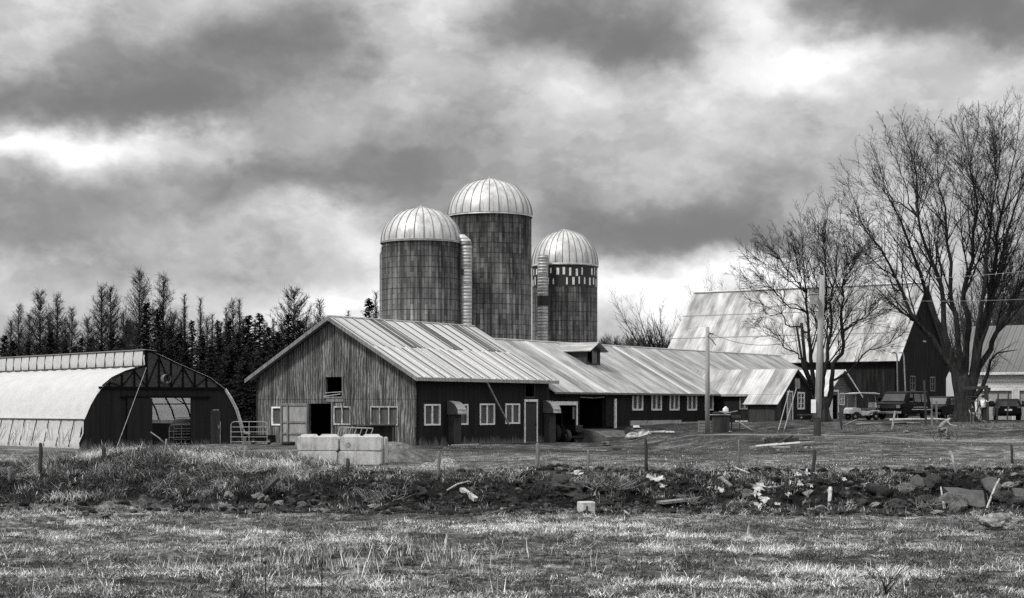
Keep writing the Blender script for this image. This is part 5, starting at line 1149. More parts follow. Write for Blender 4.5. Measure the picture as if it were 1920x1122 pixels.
# heaps
def mound(name, lab, cat, c, rx, ry, h, m_, seed, n=34, rough=.10, sm=True):
    V_, F_ = [], []; 
    for i in range(n+1):
        for j in range(n+1):
            a, b = i/n*2-1, j/n*2-1; x, y = c[0]+a*rx, c[1]+b*ry; e = max(0, 1-(a*a+b*b)); k = e**1.2*h
            V_.append((a*rx, b*ry, gz1(x, y)-c[2]+k-.06*(e <= 0)+(float(fbm(np.array([x*2.5]), np.array([y*2.5]), seed, 3)[0])-.5)*rough*2*min(1, e*3)-.02))
    for i in range(n):
        for j in range(n):
            k = i*(n+1)+j; F_.append((k, k+n+1, k+n+2, k+1))
    m = MB(); m.add(V_, F_); o = part(name, m, m_, smooth=sm); o.location = c; return tag(o, lab, cat)
M['gravel'] = mat('gravelly earth', lambda g, oc: g.ramp(g.noise(oc, 3, 7, .75), [(.35, .04), (.55, .13), (.72, .30)]), .95, lambda g, oc: g.noise(oc, 9, 6, .7), .06, spec=.1)
q = px(735, 66); mound('earth_heap', 'grey gravelly earth heap sloping down right of the concrete blocks', 'earth heap', (q.x, 66.5, gz1(q.x, 66.5)), 1.75, 1.6, .80, 'gravel', 5, 26)
q = gp(835, 876); nh = mound('netted_heap', 'small straw heap under loose netting behind a grey post', 'heap', (q.x, q.y, q.z), .62, .5, .42, mat('straw net', lambda g, oc: g.ramp(g.noise(oc, 14, 6, .75), [(.4, .03), (.6, .30), (.7, .6)]), .9), 7, 18)
q = gp(805, 878); mound('straw_heap', 'low straw scrap heap left of the netted heap', 'heap', (q.x, q.y, q.z), .45, .4, .2, nh.data.materials[0], 8, 14)

# stones and slabs on the bank
lm = [lump(s, 3, .75, fl, 1.15) for s, fl in ((1, .7), (2, .8), (3, .6), (4, .75))]
for i, me in enumerate(lm):
    for p in me.polygons: p.use_smooth = False
def stone(x, y, w, hgt, m_, lab, k=0, rz=None, cat='stone', grp=None, name='stone', dz=.25, smooth=True):
    q = gp(x, y); s = w/F*q.y/2; key = (k, m_); 
    if key not in M: me = lm[k].copy(); me.materials.append(M[m_]); me.polygons.foreach_set('use_smooth', [False]*len(me.polygons)); M[key] = me
    o = bpy.data.objects.new(name, M[key]); col.objects.link(o); hz = hgt/F*q.y/2/.72
    o.scale = (s, s*.8, hz); o.location = (q.x, q.y+s*.5, q.z+hz*dz); o.rotation_euler = (0, 0, rz if rz is not None else x*.7); tag(o, lab, cat, grp); return o
stone(1876, 996, 66, 32, 'stone_pale', 'big pale topped boulder at the right of the near field', 0, 0, dz=.55, name='boulder', cat='boulder')
stone(1831, 999, 30, 10, 'stone', 'low grey boulder just left of the big smooth one', 1, name='boulder', cat='boulder')
for (x, y, w, h, m_, lab, k) in [(1748,916,44,28,'stone_dark','large black boulder at the bank top under the leaning stake',1),(1727,893,36,16,'stone_dark','dark boulder left of the largest black one at the bank top',2),(1700,925,36,22,'stone','grey rounded boulder below the pointed slab',0),
    (1738,952,36,34,'stone_dark','upright dark boulder below the grey slab',3),(1688,957,46,32,'stone_dark','dark hollow faced boulder near the cut log',2),(1790,955,50,34,'stone','mottled boulder left of the large grey slab',1),(1885,942,44,26,'stone_dark','dark lumpy boulder at the right edge below a slab',0),(1912,952,40,26,'stone_dark','dark boulder cut by the right frame edge',3),
    (1893,916,26,18,'stone_pale','pale broken rock right of the tilted slab',2),(1075,930,80,34,'stone_dark','long black hump of earth and rock above the white cube',3),(1048,915,50,26,'stone_dark','dark lump at the left end of the black hump',1)]:
    stone(x, y, w, h, m_, lab, k, name='boulder', cat='boulder')
pl = [(428,936,18,11,'stone_pale','bright white angular stone low on the left bank'),(443,912,14,12,'stone_pale','rounded pale stone above the white angular one'),(472,905,12,9,'stone_pale','pale rock beside the slanted dark plank'),(486,902,10,8,'stone_pale','small pale rock right against the slanted plank'),
 (484,938,18,11,'stone_pale','pale stone under the slanted dark plank'),(500,941,9,8,'stone_pale','small white stone right of the pale one below the plank'),(425,962,28,16,'stone','rounded grey stone half sunk in grass at the left bank foot'),(487,960,22,14,'stone','mossy stone at the bank foot below the plank'),(522,952,20,10,'stone_pale','flat pale stone on the bank foot left of centre'),
 (565,955,14,10,'stone','dull stone at the bank foot under the blocks'),(195,973,22,10,'stone','low grey stone at the foot of the left bank'),(160,967,12,8,'stone','small stone left of the low grey one'),(220,977,10,6,'stone_pale','little pale stone right of the low grey one'),(385,930,22,8,'stone','flat stone on the left bank face'),
 (245,921,18,7,'stone','flat weathered stone on the left slope'),(180,938,12,10,'stone','stone beside a small white stub on the left slope'),(700,955,16,8,'stone_pale','pale stone at the bank foot below the earth heap'),(648,973,14,5,'stone_pale','thin pale stone lying in the field before the blocks'),(740,935,12,5,'stone_pale','thin white stone on the bank below the earth heap'),
 (1138,836,16,7,'stone','grey rock on the yard before the tractor bay'),(1510,948,9,9,'stone_pale','small white rock beside the upright white stub'),(1540,957,16,7,'stone_pale','flat pale brick shaped rock on the right bank foot'),(1640,955,20,12,'stone_pale','pale rock below the cut log'),(1760,968,20,10,'stone_pale','pale rock at the foot of the mottled boulder'),
 (1830,968,14,8,'stone_pale','pale rock at the bank foot below the big slab'),(1787,965,12,9,'stone','round stone under the big slab'),(1590,920,10,5,'stone_pale','short pale stone on the right bank face'),(1518,914,10,6,'stone_pale','bright chip of rock on the right bank'),(1450,895,7,7,'stone_pale','small white rock near the bank top'),(1250,893,8,5,'stone','small rock on the bank crest'),
 (1900,898,16,9,'stone_pale','pale rock high on the bank by the right edge'),(1700,812,8,4,'stone_pale','tiny pale stone by the track'),(1370,812,7,3,'stone_pale','small white stone on the yard before the milk house'),(1195,948,8,5,'stone','dull stone right of the white cube'),(1395,905,6,5,'stone_pale','single white pebble sized rock mid bank'),(860,958,10,6,'stone','stone at the foot of the weathered log'),(905,978,12,6,'stone_pale','pale stone in the field below the weathered log')]
for i, (x, y, w, h, m_, lab) in enumerate(pl): stone(x, y, w*1.2, h*1.25, m_, lab, i % 4, dz=.55)
rk2 = random.Random(31)
for i in range(46):
    x = rk2.uniform(1060, 1915) if i < 32 else rk2.uniform(330, 1000); y = rk2.uniform(905, 958) if i < 32 else rk2.uniform(915, 962); w = rk2.uniform(10, 34)
    stone(x, y, w, w*rk2.uniform(.5, .75), rk2.choice(['stone_dark', 'stone_dark', 'stone']), 'dull rock half buried in the dark rubble of the bank', i % 4, grp='half buried rubble rocks', name='rubble_rock', cat='rock', dz=.05)
def slab_(x, y, pts, th, m_, lab, tilt, cat='stone slab', name='stone_slab', rz=0, grp=None):
    q = gp(x, y); s = q.y/F; P2 = [((a-x)*s, (y-b)*s) for a, b in pts]; n_ = Vector((0, -math.cos(tilt), math.sin(tilt))); upv = Vector((0, math.sin(tilt), math.cos(tilt)))
    m = MB().extr(P2, lambda a, b, d: tuple(Vector((a, 0, 0))+upv*(b/math.cos(tilt)*1.0)-n_*th*d)); o = ob(name, m, m_, q+Vector((0, -.12, .03)), lab, cat, grp, rz, bevel=min(.02, th*.3)); return o
slab_(1815, 952, [(1795,940),(1771,917),(1800,918),(1822,922),(1847,923),(1846,953),(1835,955),(1800,947)], .14, 'slab', 'large flat grey slab leaning on the right bank', .55)
slab_(1862, 925, [(1842,902),(1858,896),(1872,898),(1880,915),(1876,926),(1858,928),(1848,918)], .12, 'slab', 'grey slab tilted above and right of the largest slab', .6)
slab_(1720, 916, [(1705,912),(1708,898),(1721,891),(1730,899),(1733,914),(1726,914)], .16, 'slab', 'pointed slab standing left of the largest black boulder', .3)
slab_(1908, 930, [(1898,918),(1925,920),(1930,936),(1902,934)], .12, 'slab', 'small grey slab at the right frame edge', .6)
slab_(1537, 923, [(1512,934),(1502,926),(1518,920),(1525,922),(1510,933)], .05, 'old_board', 'flat grey board scrap beside the white litter', .6, 'board', 'board')
# sunken plank, logs
def log(pts, rad, m_, lab, cat='log', name='log', endm=None):
    P_ = [gp(x, y)+Vector((0, 0, z)) for x, y, z in pts]; o = P_[0].copy(); ob_ = part(name, MB().tube([p-o for p in P_], rad, 10), m_, smooth=True); ob_.location = o; tag(ob_, lab, cat)
    if endm: 
        d = (P_[1]-P_[0]).normalized(); part('cut_end', MB().tube([-d*.02, d*.05], [rad*.98 if not hasattr(rad, '__len__') else rad[0]*.98]*2, 12), endm, ob_)
    return ob_
q = gp(885, 944); m = MB(); e0, e1 = Vector((-.32, .55, .36)), Vector((.13, -.12, .08)); m.beam(e0, e1, .15, .12); m.beam(e0+Vector((-.06, .03, .02)), e0.lerp(e1, .6)+Vector((.07, .05, .05)), .05, .04); m.beam(e0.lerp(e1, .3)+Vector((.09, 0, 0)), e1+Vector((.09, .06, .02)), .04, .05)
ob('log', m, 'pale_board', q, 'pale weathered split log pointing down towards the field', 'log')
log([(838,925,.06),(858,917,.12),(880,914,.16)], [.03, .035, .02], 'pale_board', 'thin bare branch left of the weathered log', 'branch', 'branch')
log([(1628,927,.20),(1668,935,.15)], [.17, .15], 'bark', 'thick log with a pale sawn end on the right bank', endm='pale_board')
log([(1848,962,.05),(1866,935,.35),(1874,927,.45)], [.03, .035, .03], 'pale_board', 'crooked pale stick leaning against the slab', 'branch', 'branch')
log([(1771,958,.05),(1764,942,.45)], [.05, .02], 'pale_board', 'short splintered white stake at the foot of the boulders', 'stake', 'stake')
log([(1555,952,.0),(1557,935,.30)], [.06, .06], 'white_old', 'upright white stub of wood on the right bank', 'stake', 'stake')
log([(1380,884,.1),(1405,895,.12)], .03, 'pale_board', 'pale straight stick lying on the bank crest', 'stick', 'stick')
log([(1352,905,.12),(1371,919,.10)], .06, 'old_board', 'short grey plank end on the right bank face', 'plank', 'plank')
log([(1170,960,.03),(1179,967,.03)], .03, 'pale_board', 'small pale stick in the grass right of the white cube', 'stick', 'stick')
log([(200,935,.05),(237,902,.12)], .045, 'dark_board', 'dark branch with a pale broken tip on the left slope', 'branch', 'branch')
log([(1655,1043,.02),(1700,1100,.02)], .02, 'dark_board', 'dark curved stem lying in the right of the near field', 'stem', 'stem')
q = gp(497, 932); pk = MB().beam((-.30, 0, -.05), (.30, .5, .55), .30, .10); ob('plank', pk, 'dark_board', q, 'broad dark plank sticking slanted out of the left bank', 'plank')
q = gp(1265, 950); pk = MB().beam((-.45, -.1, .12), (.50, .25, .20), .55, .07); ob('board', pk, 'old_board', q, 'broad grey board sticking flat out of the bank', 'board')
# irregular white scraps on the bank
rs = random.Random(12)
def scrap(x, y, w, h, lab, n=15, m_='scrap', grp=None):
    q = gp(x, y); s = q.y/F; m = MB(); P2 = []
    for i in range(n):
        a = 2*math.pi*i/n; k = rs.choice((.3, .55, .8, 1.0, 1.15)); P2.append((math.cos(a)*w/2*s*k, math.sin(a)*h/2*s*k*1.3))
    c = [(0, 0)]; V_ = [(a, b*.75+rs.uniform(-.03, .03), b*.8+rs.uniform(-.02, .05)) for a, b in c+P2]; V2 = [(a+.01, b+.025, z-.03) for a, b, z in V_]
    N = len(V_); m.add(V_+V2, [(0, 1+i, 1+(i+1) % n) for i in range(n)]+[(N, N+1+(i+1) % n, N+1+i) for i in range(n)]+[(1+i, N+1+i, N+1+(i+1) % n, 1+(i+1) % n) for i in range(n)])
    return ob('litter_scrap', m, m_, q+Vector((0, -.05, h*.4*s+.04)), lab, 'scrap', grp)
for (x, y, w, h, lab) in [(1423,922,26,17,'largest torn white sheet scrap on the right bank'),(1447,920,26,5,'narrow white strip beside the largest torn scrap'),(1416,934,22,14,'ragged white scrap below the largest sheet'),(1432,944,20,12,'white scrap in the middle of the torn cluster'),(1421,955,16,12,'lowest white scrap of the torn cluster'),
    (1495,897,16,9,'white scrap at the bank top left of a fence post'),(1512,896,16,16,'bright folded white scrap below the dark fence post'),(1528,892,8,6,'tiny white scrap right of the folded one'),(1478,934,14,7,'thin white scrap right of the torn cluster'),(1519,917,12,6,'small bright scrap mid bank'),(1500,916,12,10,'bent white splinter scrap on the bank'),
    (1229,907,32,16,'bundle of pale shredded litter below the tilted fence post'),(1242,917,18,6,'thin pale scrap beside the shredded bundle'),(1352,925,16,9,'white crumpled scrap mid bank'),(1583,905,12,5,'pale scrap on the upper right bank'),(1552,928,14,8,'white crumb of litter over the white stub'),(1455,951,18,6,'flat white scrap at the bank foot'),
    (222,906,16,6,'pale wood chip on the left slope'),(995,897,8,4,'small pale scrap at the bank top near the tapered post'),(1078,893,30,8,'pale straw scrap on the crest'),(1330,920,7,5,'tiny white dot of litter right of the board')]: scrap(x, y, w, h, lab)
# white cube
q = gp(1099, 962); w = 27/F*q.y; m = MB().box((-w/2, -w/2, -.08), (w/2, w/2, w*.78)); T = thing('stone_cube', 'squared pale block standing alone at the bank foot', 'block', q, .35)
part('block_body', m, 'cube_stone', T, bevel=.03); part('drilled_slot', MB().box((-w*.20, -w/2-.004, .05), (-w*.08, -w/2+.01, w*.5)), 'dark_board', T)

# brush and branches mid bank
def brush(x, y, w, n, lab, seed, m_='twig', L=.6):
    r = random.Random(seed); q = gp(x, y); m = MB()
    for i in range(n):
        a = Vector((r.uniform(-w, w), r.uniform(-.3, .3), r.uniform(.0, .15))); d = Vector((r.uniform(-1, 1), r.uniform(-.5, .5), r.uniform(.1, .9))).normalized(); b = a+d*L*r.uniform(.5, 1.1); m.tube([a, a.lerp(b, .5)+rvec(r, .04), b], [.014, .01, .004], 3, cap=False)
    return ob('brush_heap', m, m_, q, lab, 'brush')
brush(715, 945, .5, 60, 'tangle of dark cut brush on the bank below the earth heap', 1, 'old_board'); brush(1150, 920, .7, 50, 'tangle of fine branches beside the black hump', 2, 'old_board', .7)
brush(1290, 950, .3, 30, 'small tangle of twigs beside the flat grey board', 3, 'old_board', .45); brush(450, 893, .35, 60, 'fan of bleached straw stems on the left mound', 4, 'pale_board', .6)
brush(520, 925, .3, 26, 'pale twiggy brush below the left grass edge', 5, 'old_board', .4); brush(1740, 955, .5, 40, 'wiry twigs among the dark boulders', 6, 'old_board', .4)
# tall thin dark stems in the near field
for i, (x, y0, y1, lab) in enumerate([(603,980,1119,'tall single dark stem rising from the near field'),(497,1058,1119,'shorter dark stem with a seed head left of the tall one'),(1660,1100,1119,'dark forked sapling at the lower right')]):
    q = gp(x, y1); h = (y1-y0)/F*q.y; m = MB().tube([(0, 0, -.1), (.008, 0, h*.5), (0, 0, h)], [.011, .009, .004], 5)
    if i == 1: m.lathe([(.005, h-.01), (.035, h+.01), (.03, h+.04), (.004, h+.05)], n=8)
    if i == 2:
        for k in range(9): a = Vector((0, 0, h*k/9)); m.tube([a, a+Vector((rs.uniform(-.4, .4), rs.uniform(-.2, .2), .35))], [.008, .003], 3)
    ob('dry_stem', m, 'twig', q, lab, 'stem')
for i, (x, y) in enumerate([(430,1115),(1575,1050),(1745,1110),(1195,1085),(1660,1105)]):
    q = gp(x, min(y, 1118)); m = MB(); r = random.Random(i)
    for k in range(5): a = Vector((r.uniform(-.1, .1), 0, 0)); m.tube([a, a+Vector((r.uniform(-.3, .3), r.uniform(-.2, .2), .3)), a+Vector((r.uniform(-.6, .6), r.uniform(-.3, .3), .55))], [.007, .006, .003], 3)
    ob('dry_stem', m, 'twig', q, ['dark wispy stems at the lower left of centre', 'dark thin stems on the right field under the white litter', 'dark arching stems in the lower right corner', 'dark bent stems low in the middle of the field', 'dark wispy stems low beside the forked sapling'][i], 'stem')

# lumber pile in the yard, boards, tarp heap
def plank_pile(x, y, lab, items, name='lumber_pile', cat='lumber pile'):
    q = gp(x, y); T = thing(name, lab, cat, q)
    k_ = 1.3 if cat == 'lumber pile' else 1
    for (dx, dy, dz, L, a, t_, w, h, m_) in items:
        dx *= k_; dz = dz*k_+(.22 if k_ > 1 else 0); L *= k_; h *= k_
        d = Vector((math.cos(a)*math.cos(t_), math.sin(a)*math.cos(t_), math.sin(t_)))*L/2; c = Vector((dx, dy, dz)); part('plank', MB().beam(c-d, c+d, w, h), m_, T)
    return T
plank_pile(1462, 850, 'heap of scrap lumber and dark pallets in the yard', [(.1,.3,.25,1.1,.1,0,.5,.2,'dark_board'),(-.1,-.3,.14,1.5,.05,.08,.12,.05,'white'),(-.45,-.2,.10,1.2,.2,.12,.14,.08,'pale_board'),(.0,-.4,.05,.6,-.1,0,.10,.05,'pale_board'),(.75,-.2,.20,.8,.12,.05,.10,.05,'pale_board'),(.6,0,.08,1.0,-.1,.02,.1,.05,'old_board'),
    (.2,.05,.3,.7,.6,.35,.12,.05,'dark_board'),(-.7,.2,.05,.7,.1,0,.1,.04,'old_board'),(.95,.2,.22,.5,.3,0,.16,.1,'dark_board'),(.45,.2,.2,1.3,.02,.02,.12,.05,'white_old'),(-.3,.3,.32,.5,.2,0,.3,.05,'old_board'),(.9,-.1,.04,.4,1.2,.1,.1,.05,'pale_board')])
plank_pile(1537, 866, 'single pale board lying on the grass behind a fence post', [(0,0,.03,.65,0,0,.12,.03,'pale_board')], 'loose_board', 'board')
plank_pile(872, 838, 'two long pale boards lying along the foot of the dark wall', [(0,.1,.12,1.55,.10,.03,.08,.04,'pale_board'),(.1,-.05,.06,1.5,.12,.02,.06,.04,'old_board'),(1.1,.1,.05,1.0,.0,0,.1,.04,'old_board')], 'loose_boards', 'boards'); bpy.data.objects['loose_boards'].name = 'board_pair'
plank_pile(1128, 846, 'short pale board on the muddy yard', [(0,0,.03,.55,.05,0,.12,.04,'pale_board')], 'loose_board', 'board')
plank_pile(1160, 844, 'charred dark sticks scattered on the muddy yard', [(0,0,.05,.6,.2,0,.12,.08,'dark_board'),(.2,.1,.08,.4,-.4,.1,.1,.06,'dark_board'),(.3,-.05,.04,.25,.3,0,.08,.04,'pale_board'),(-.2,.05,.05,.4,.5,0,.1,.05,'dark_board')], 'stick_heap', 'sticks')
def tarp(x, y, w, h, dep, lab, m_, seed):
    q = gp(x, y); s = q.y/F; n, k = 16, 8; m = MB(); V_ = []
    for i in range(n+1):
        for j in range(k+1):
            a, b = i/n-.5, j/k-.5; e = max(0, 1-(2*a)**4)*max(0, 1-(2*b)**2); X, Y_ = a*w*s, b*dep; V_.append((X, Y_, max(0, gz1(q.x+X, q.y+Y_)-q.z)+.03+e*h*s*(.35+1.0*float(vn(np.array([a*7.+seed]), np.array([b*3.+seed]), 3)[0]))))
    m.add(V_, [(i*(k+1)+j, (i+1)*(k+1)+j, (i+1)*(k+1)+j+1, i*(k+1)+j+1) for i in range(n) for j in range(k)]); return ob('tarpaulin', m, m_, q, lab, 'tarpaulin')
M['tarp'] = mat('pale tarp', lambda g, oc: g.ramp(g.noise(g.scale(oc, (2, 2, 2)), 1.5, 4, .6, 1.0), [(.4, .05), (.5, .2), (.65, .45)]), .6)
tarp(1197, 821, 50, 12, .9, 'crumpled pale tarpaulin over rubble before the long barn', 'tarp', 3); tarp(1235, 812, 60, 2.5, 1.0, 'flat bright sheet spread right of the crumpled tarpaulin', 'tarp', 9)
q = gp(1193, 806); ob('flat_stone', MB().extr([(-.2, 0), (.25, 0), (.2, .14), (-.16, .16)], lambda a, b, d: (a, .3*d+b, b)), 'concrete', q+Vector((0, 0, .12)), 'flat grey stone leaning before the first long barn window', 'stone')
r2_ = FL.Y(1084, 820); r3_ = FL.Y(1168, 820)
o_ = FL.O+FL.u*(r2_[0]+.2)
T = thing('concrete_ramp', 'stained concrete loading step under the black barn opening', 'concrete ramp', (o_.x, o_.y, 0), TH); L_ = r3_[0]-r2_[0]
m = MB().extr([(-2.2, -.5), (-2.0, .25), (-1.2, .62), (0, .74), (0, -.5)], lambda a, b, d: (d*L_, a, b)); part('ramp_body', m, 'concrete_dark', T); part('drain_slot', MB().box((L_*.35, -2.15, .02), (L_*.48, -2.12, .10)), 'black', T)

# crates and junk table by the short pole
q = gp(1323, 796); Y0 = 107.5; q = px(1311, Y0); gq = gz1(q.x, Y0)
m = MB(); T = thing('plank_crate', 'pale plank crate at the foot of the short pole', 'crate', (q.x, Y0, gq)); w = 26/F*Y0; h = .80
for k in range(4): part('plank', MB().box((0, 0, .02+k*h/4), (w, .04, (k+1)*h/4-.01)), 'old_board', T)
part('crate_body', MB().box((.01, .045, 0), (w-.01, .8, h-.02)), 'old_board', T)
q = px(1338, 107); gq = gz1(q.x, 107); w = 30/F*107; T = thing('work_table', 'dark wooden box table with a pale top, heaped with junk', 'table', (q.x, 107, gq)); zt2 = H+(HY-777)/F*107-gq
part('box_body', MB().box((0, 0, -.2), (w, .9, zt2-.08)), 'dark_board', T); part('table_top', MB().box((-.12, -.08, zt2-.06), (w+.05, 1, zt2)), 'pale_board', T); part('side_shelf', MB().box((w+.06, .1, zt2-.25), (w+.75, .8, zt2-.05)), 'dark_board', T)
for lx in (w+.12, w+.65): part('leg', MB().box((lx, .15, -.1), (lx+.07, .22, zt2-.25)), 'dark_board', T)
tz = gq+zt2
ob('plastic_jug', MB().lathe([(0.02, 0), (.17, 0), (.2, .12), (.17, .28), (.07, .36), (.06, .4), (.02, .4)], n=16), 'white', (q.x+.83, 107.4, tz+.10), 'white rounded jug on top of the junk on the table', 'jug', smooth=True)
ob('sack', MB().lathe([(.02, 0), (.36, 0), (.34, .10), (.2, .16), (.02, .17)], n=14), 'rubber', (q.x+.30, 107.45, tz), 'dark flattened sack on the left of the table', 'sack', smooth=True)
ob('sack', MB().lathe([(.02, 0), (.27, 0), (.26, .14), (.14, .2), (.02, .2)], n=14), 'cloth_mid', (q.x+.62, 107.75, tz), 'grey sack behind the white jug', 'sack', smooth=True)
ob('plank', MB().beam((0, 0, 0), (.85, .1, .18), .2, .04), 'pale_board', (q.x+.72, 107.2, tz+.04), 'pale plank jutting over the table end', 'plank')
ob('plank', MB().beam((0, 0, .62), (.95, -.1, .03), .06, .05), 'pale_board', (q.x+1.55, 107, gz1(q.x+1.9, 107)), 'pale plank leaning down right of the table', 'plank')
# guy struts of the annex
for i, (x0, y0, x1, y1, Y1) in enumerate([(1480,732,1456,812,100),(1493,729,1467,812,100)]):
    a = px(x0, 115.6, y0); b = px(x1, Y1, y1); b.z = gz1(b.x, b.y)-.1
    o = part('guy_wire', MB().tube([(0, 0, 0), a-b], .03, 5), 'steel'); o.location = b; part('guard', MB().tube([(0, 0, 0), (a-b)*.12], .04, 6), 'steel_dark', o); tag(o, ['left of the two pale slanted guys before the milk house', 'right of the two pale slanted guys before the milk house'][i], 'guy wire', 'slanted guys before the milk house')

# ---------------------------------------------------------------- vehicles
def wheel(par, x, y, z, r, w, axis='y', rim='steel', name='wheel'):
    m = MB().lathe([(r*.55, -w/2), (r*.9, -w/2), (r, -w*.32), (r, w*.32), (r*.9, w/2), (r*.55, w/2)], c=(x, y, z), n=28, axis=axis); o = part(name, m, 'rubber', par, smooth=True)
    m = MB().lathe([(.01, -w*.42), (r*.22, -w*.46), (r*.3, -w*.3), (r*.56, -w*.34), (r*.58, w*.34), (r*.3, w*.3), (r*.22, w*.46), (.01, w*.42)], c=(x, y, z), n=20, axis=axis); part('rim', m, rim, o, smooth=True); return o
def car_shell(par, prof, hw, name='body', m_='paint_black', tumble=(.9, 1.3, .14)):
    # prof: side outline (x forward, z); the upper body leans inwards
    def wid(z): t = min(1, max(0, (z-tumble[0])/(tumble[1]-tumble[0]))); return hw*(1-tumble[2]*t)
    n = len(prof); V_ = []
    for s in (-1, -.93, .93, 1):
        for (x, z) in prof: k = 1 if abs(s) < 1 else .965; cx = 0; V_.append((x*k if abs(s) == 1 else x, s*wid(z), .62+(z-.62)*(k if abs(s) == 1 else 1)))
    F_ = [tuple(range(n-1, -1, -1)), tuple(3*n+i for i in range(n))]
    for j in range(3):
        for i in range(n): F_.append((j*n+i, j*n+(i+1) % n, (j+1)*n+(i+1) % n, (j+1)*n+i))
    m = MB(); m.add(V_, F_); return part(name, m, m_, par, bevel=.03)
# van
Yv = 113.5; q = px(1694, Yv); zg_ = gz1(q.x, Yv); fwd = math.atan2(-.80, -.60)
M['van_glass'] = mat('van side glass', speck(.10, .24, (2, 2, 2)), .2)
VN = thing('black_van', 'black full size van with pale side stripes parked beside the old maple', 'van', (q.x, Yv, zg_), fwd)
prof = [(-2.45,.38),(2.45,.38),(2.52,.6),(2.5,.95),(2.42,1.08),(1.75,1.22),(1.25,1.78),(1.05,1.90),(-2.2,1.95),(-2.42,1.8),(-2.5,1.1),(-2.5,.5)]
car_shell(VN, prof, .98, tumble=(1.1, 1.9, .13))
def wy(z, s=1, hw=.98): t = min(1, max(0, (z-1.1)/.8)); return s*hw*(1-.13*t)
for s in (-1, 1):
    for (a, b, sl_) in ((.55, 1.28, .35), (-.75, .35, 0), (-1.75, -.9, 0)):
        m = MB(); e = .012*s; m.add([(a, wy(1.22, s)+e, 1.2), (b, wy(1.22, s)+e, 1.2), (b-sl_, wy(1.75, s)+e, 1.74), (a, wy(1.75, s)+e, 1.74)], [(0, 1, 2, 3)]); part('side_window', m, 'van_glass', VN)
    m = MB(); m.box((-2.4, s*.99, .66), (.9, s*1.0, .71)); m.box((-1.8, s*.99, .82), (.6, s*1.0, .86)); part('side_stripe', m, 'white', VN)
    part('mirror', MB().box((1.25, s*1.02, 1.25), (1.40, s*1.25, 1.5)), 'paint_black', VN, bevel=.02)
    part('headlight', MB().box((2.50, s*.58, .78), (2.54, s*.85, .98)), 'steel', VN)
    for xx in (1.65, -1.5): wheel(VN, xx, s*.82, .36, .36, .24, rim='chrome' if xx > 0 else 'steel_dark')
m = MB(); m.add([(1.78, -.80, 1.26), (1.78, .80, 1.26), (1.33, .74, 1.74), (1.33, -.74, 1.74)], [(0, 1, 2, 3)]); part('windscreen', m, 'glass', VN)
part('grille', MB().box((2.50, -.52, .76), (2.53, .52, .98)), 'steel_dark', VN); part('bumper', MB().box((2.5, -.98, .40), (2.64, .98, .56)), 'chrome', VN, bevel=.02); part('bumper', MB().box((-2.64, -.95, .40), (-2.5, .95, .54)), 'steel', VN)
part('handle', MB().box((.42, .985, 1.0), (.58, 1.02, 1.05)).box((.42, -1.02, 1.0), (.58, -.985, 1.05)), 'chrome', VN)
# golf cart facing left
Yc = 112; q = px(1617, Yc); zg_ = gz1(q.x, Yc)
GC = thing('golf_cart', 'cream golf cart with a flat roof parked left of the black van', 'golf cart', (q.x, Yc, zg_+.02), math.atan2(-.30, -.95))
m = MB().extr([(1.15,.42),(1.12,.72),(.98,.84),(.45,.80),(.32,.50),(.25,.36),(-.15,.34),(-.25,.62),(-.42,.66),(-1.05,.66),(-1.1,.50),(-1.0,.42),(-.9,.5),(-.72,.58),(-.55,.5),(-.42,.32),(.3,.28),(.45,.40),(.6,.52),(.85,.54),(1.0,.42)], lambda a, b, d: (a, -.56+1.12*d, b)); part('body', m, 'cream', GC, bevel=.03)
part('seat', MB().box((-.75, -.5, .66), (-.2, .5, .80)), 'old_board', GC, bevel=.03); part('seat_back', MB().box((-.82, -.5, .82), (-.72, .5, 1.18)), 'cream', GC, bevel=.03)
m = MB().extr([(1.0, 1.74), (1.02, 1.80), (.4, 1.86), (-.6, 1.86), (-1.02, 1.78), (-1.0, 1.73), (-.5, 1.78), (.4, 1.78)], lambda a, b, d: (a, -.6+1.2*d, b)); part('roof', m, 'white', GC, bevel=.02)
for s in (-1, 1):
    part('roof_post', MB().tube([(.85, s*.5, .82), (.80, s*.5, 1.76)], .02, 6), 'steel', GC); part('roof_post', MB().tube([(-.9, s*.5, .62), (-.62, s*.5, 1.76)], .02, 6), 'steel', GC)
    for xx in (.82, -.75): wheel(GC, xx, s*.48, .23, .23, .18, rim='steel')
part('steering_wheel', MB().lathe([(.17, 0), (.185, .012), (.17, .024)], c=(.22, .22, 1.0), n=20).tube([(.55, .22, .75), (.22, .22, 1.0)], .02, 5), 'steel_dark', GC)
# dark pickup behind
Yp = 118; q = px(1765, Yp); zg_ = gz1(q.x, Yp); PU = thing('dark_wagon', 'dark wagon with a wide grey window, half hidden by the maple trunk', 'car', (q.x, Yp, zg_), math.atan2(-.80, -.60))
prof = [(-2.2,.35),(2.2,.35),(2.25,.8),(2.1,.98),(1.1,1.08),(.55,1.60),(.3,1.68),(-1.9,1.70),(-2.2,1.1),(-2.25,.6)]; car_shell(PU, prof, .92, tumble=(1, 1.7, .12))
for s in (-1, 1):
    for a, b in ((.0, .6), (-.9, -.1), (-1.75, -1.0)): m = MB(); m.add([(a, s*.915, 1.08), (b, s*.915, 1.08), (b-(.25 if b > .3 else 0), s*.835, 1.55), (a, s*.835, 1.55)], [(0, 1, 2, 3)]); part('side_window', m, 'glass', PU)
    for xx in (1.4, -1.35): wheel(PU, xx, s*.78, .34, .34, .22)
m = MB(); m.add([(1.12, -.75, 1.12), (1.12, .75, 1.12), (.63, .68, 1.56), (.63, -.68, 1.56)], [(0, 1, 2, 3)]); part('windscreen', m, mat('hazy glass', .12, .2), PU); part('bumper', MB().box((2.2, -.85, .4), (2.32, .85, .55)), 'chrome', PU)
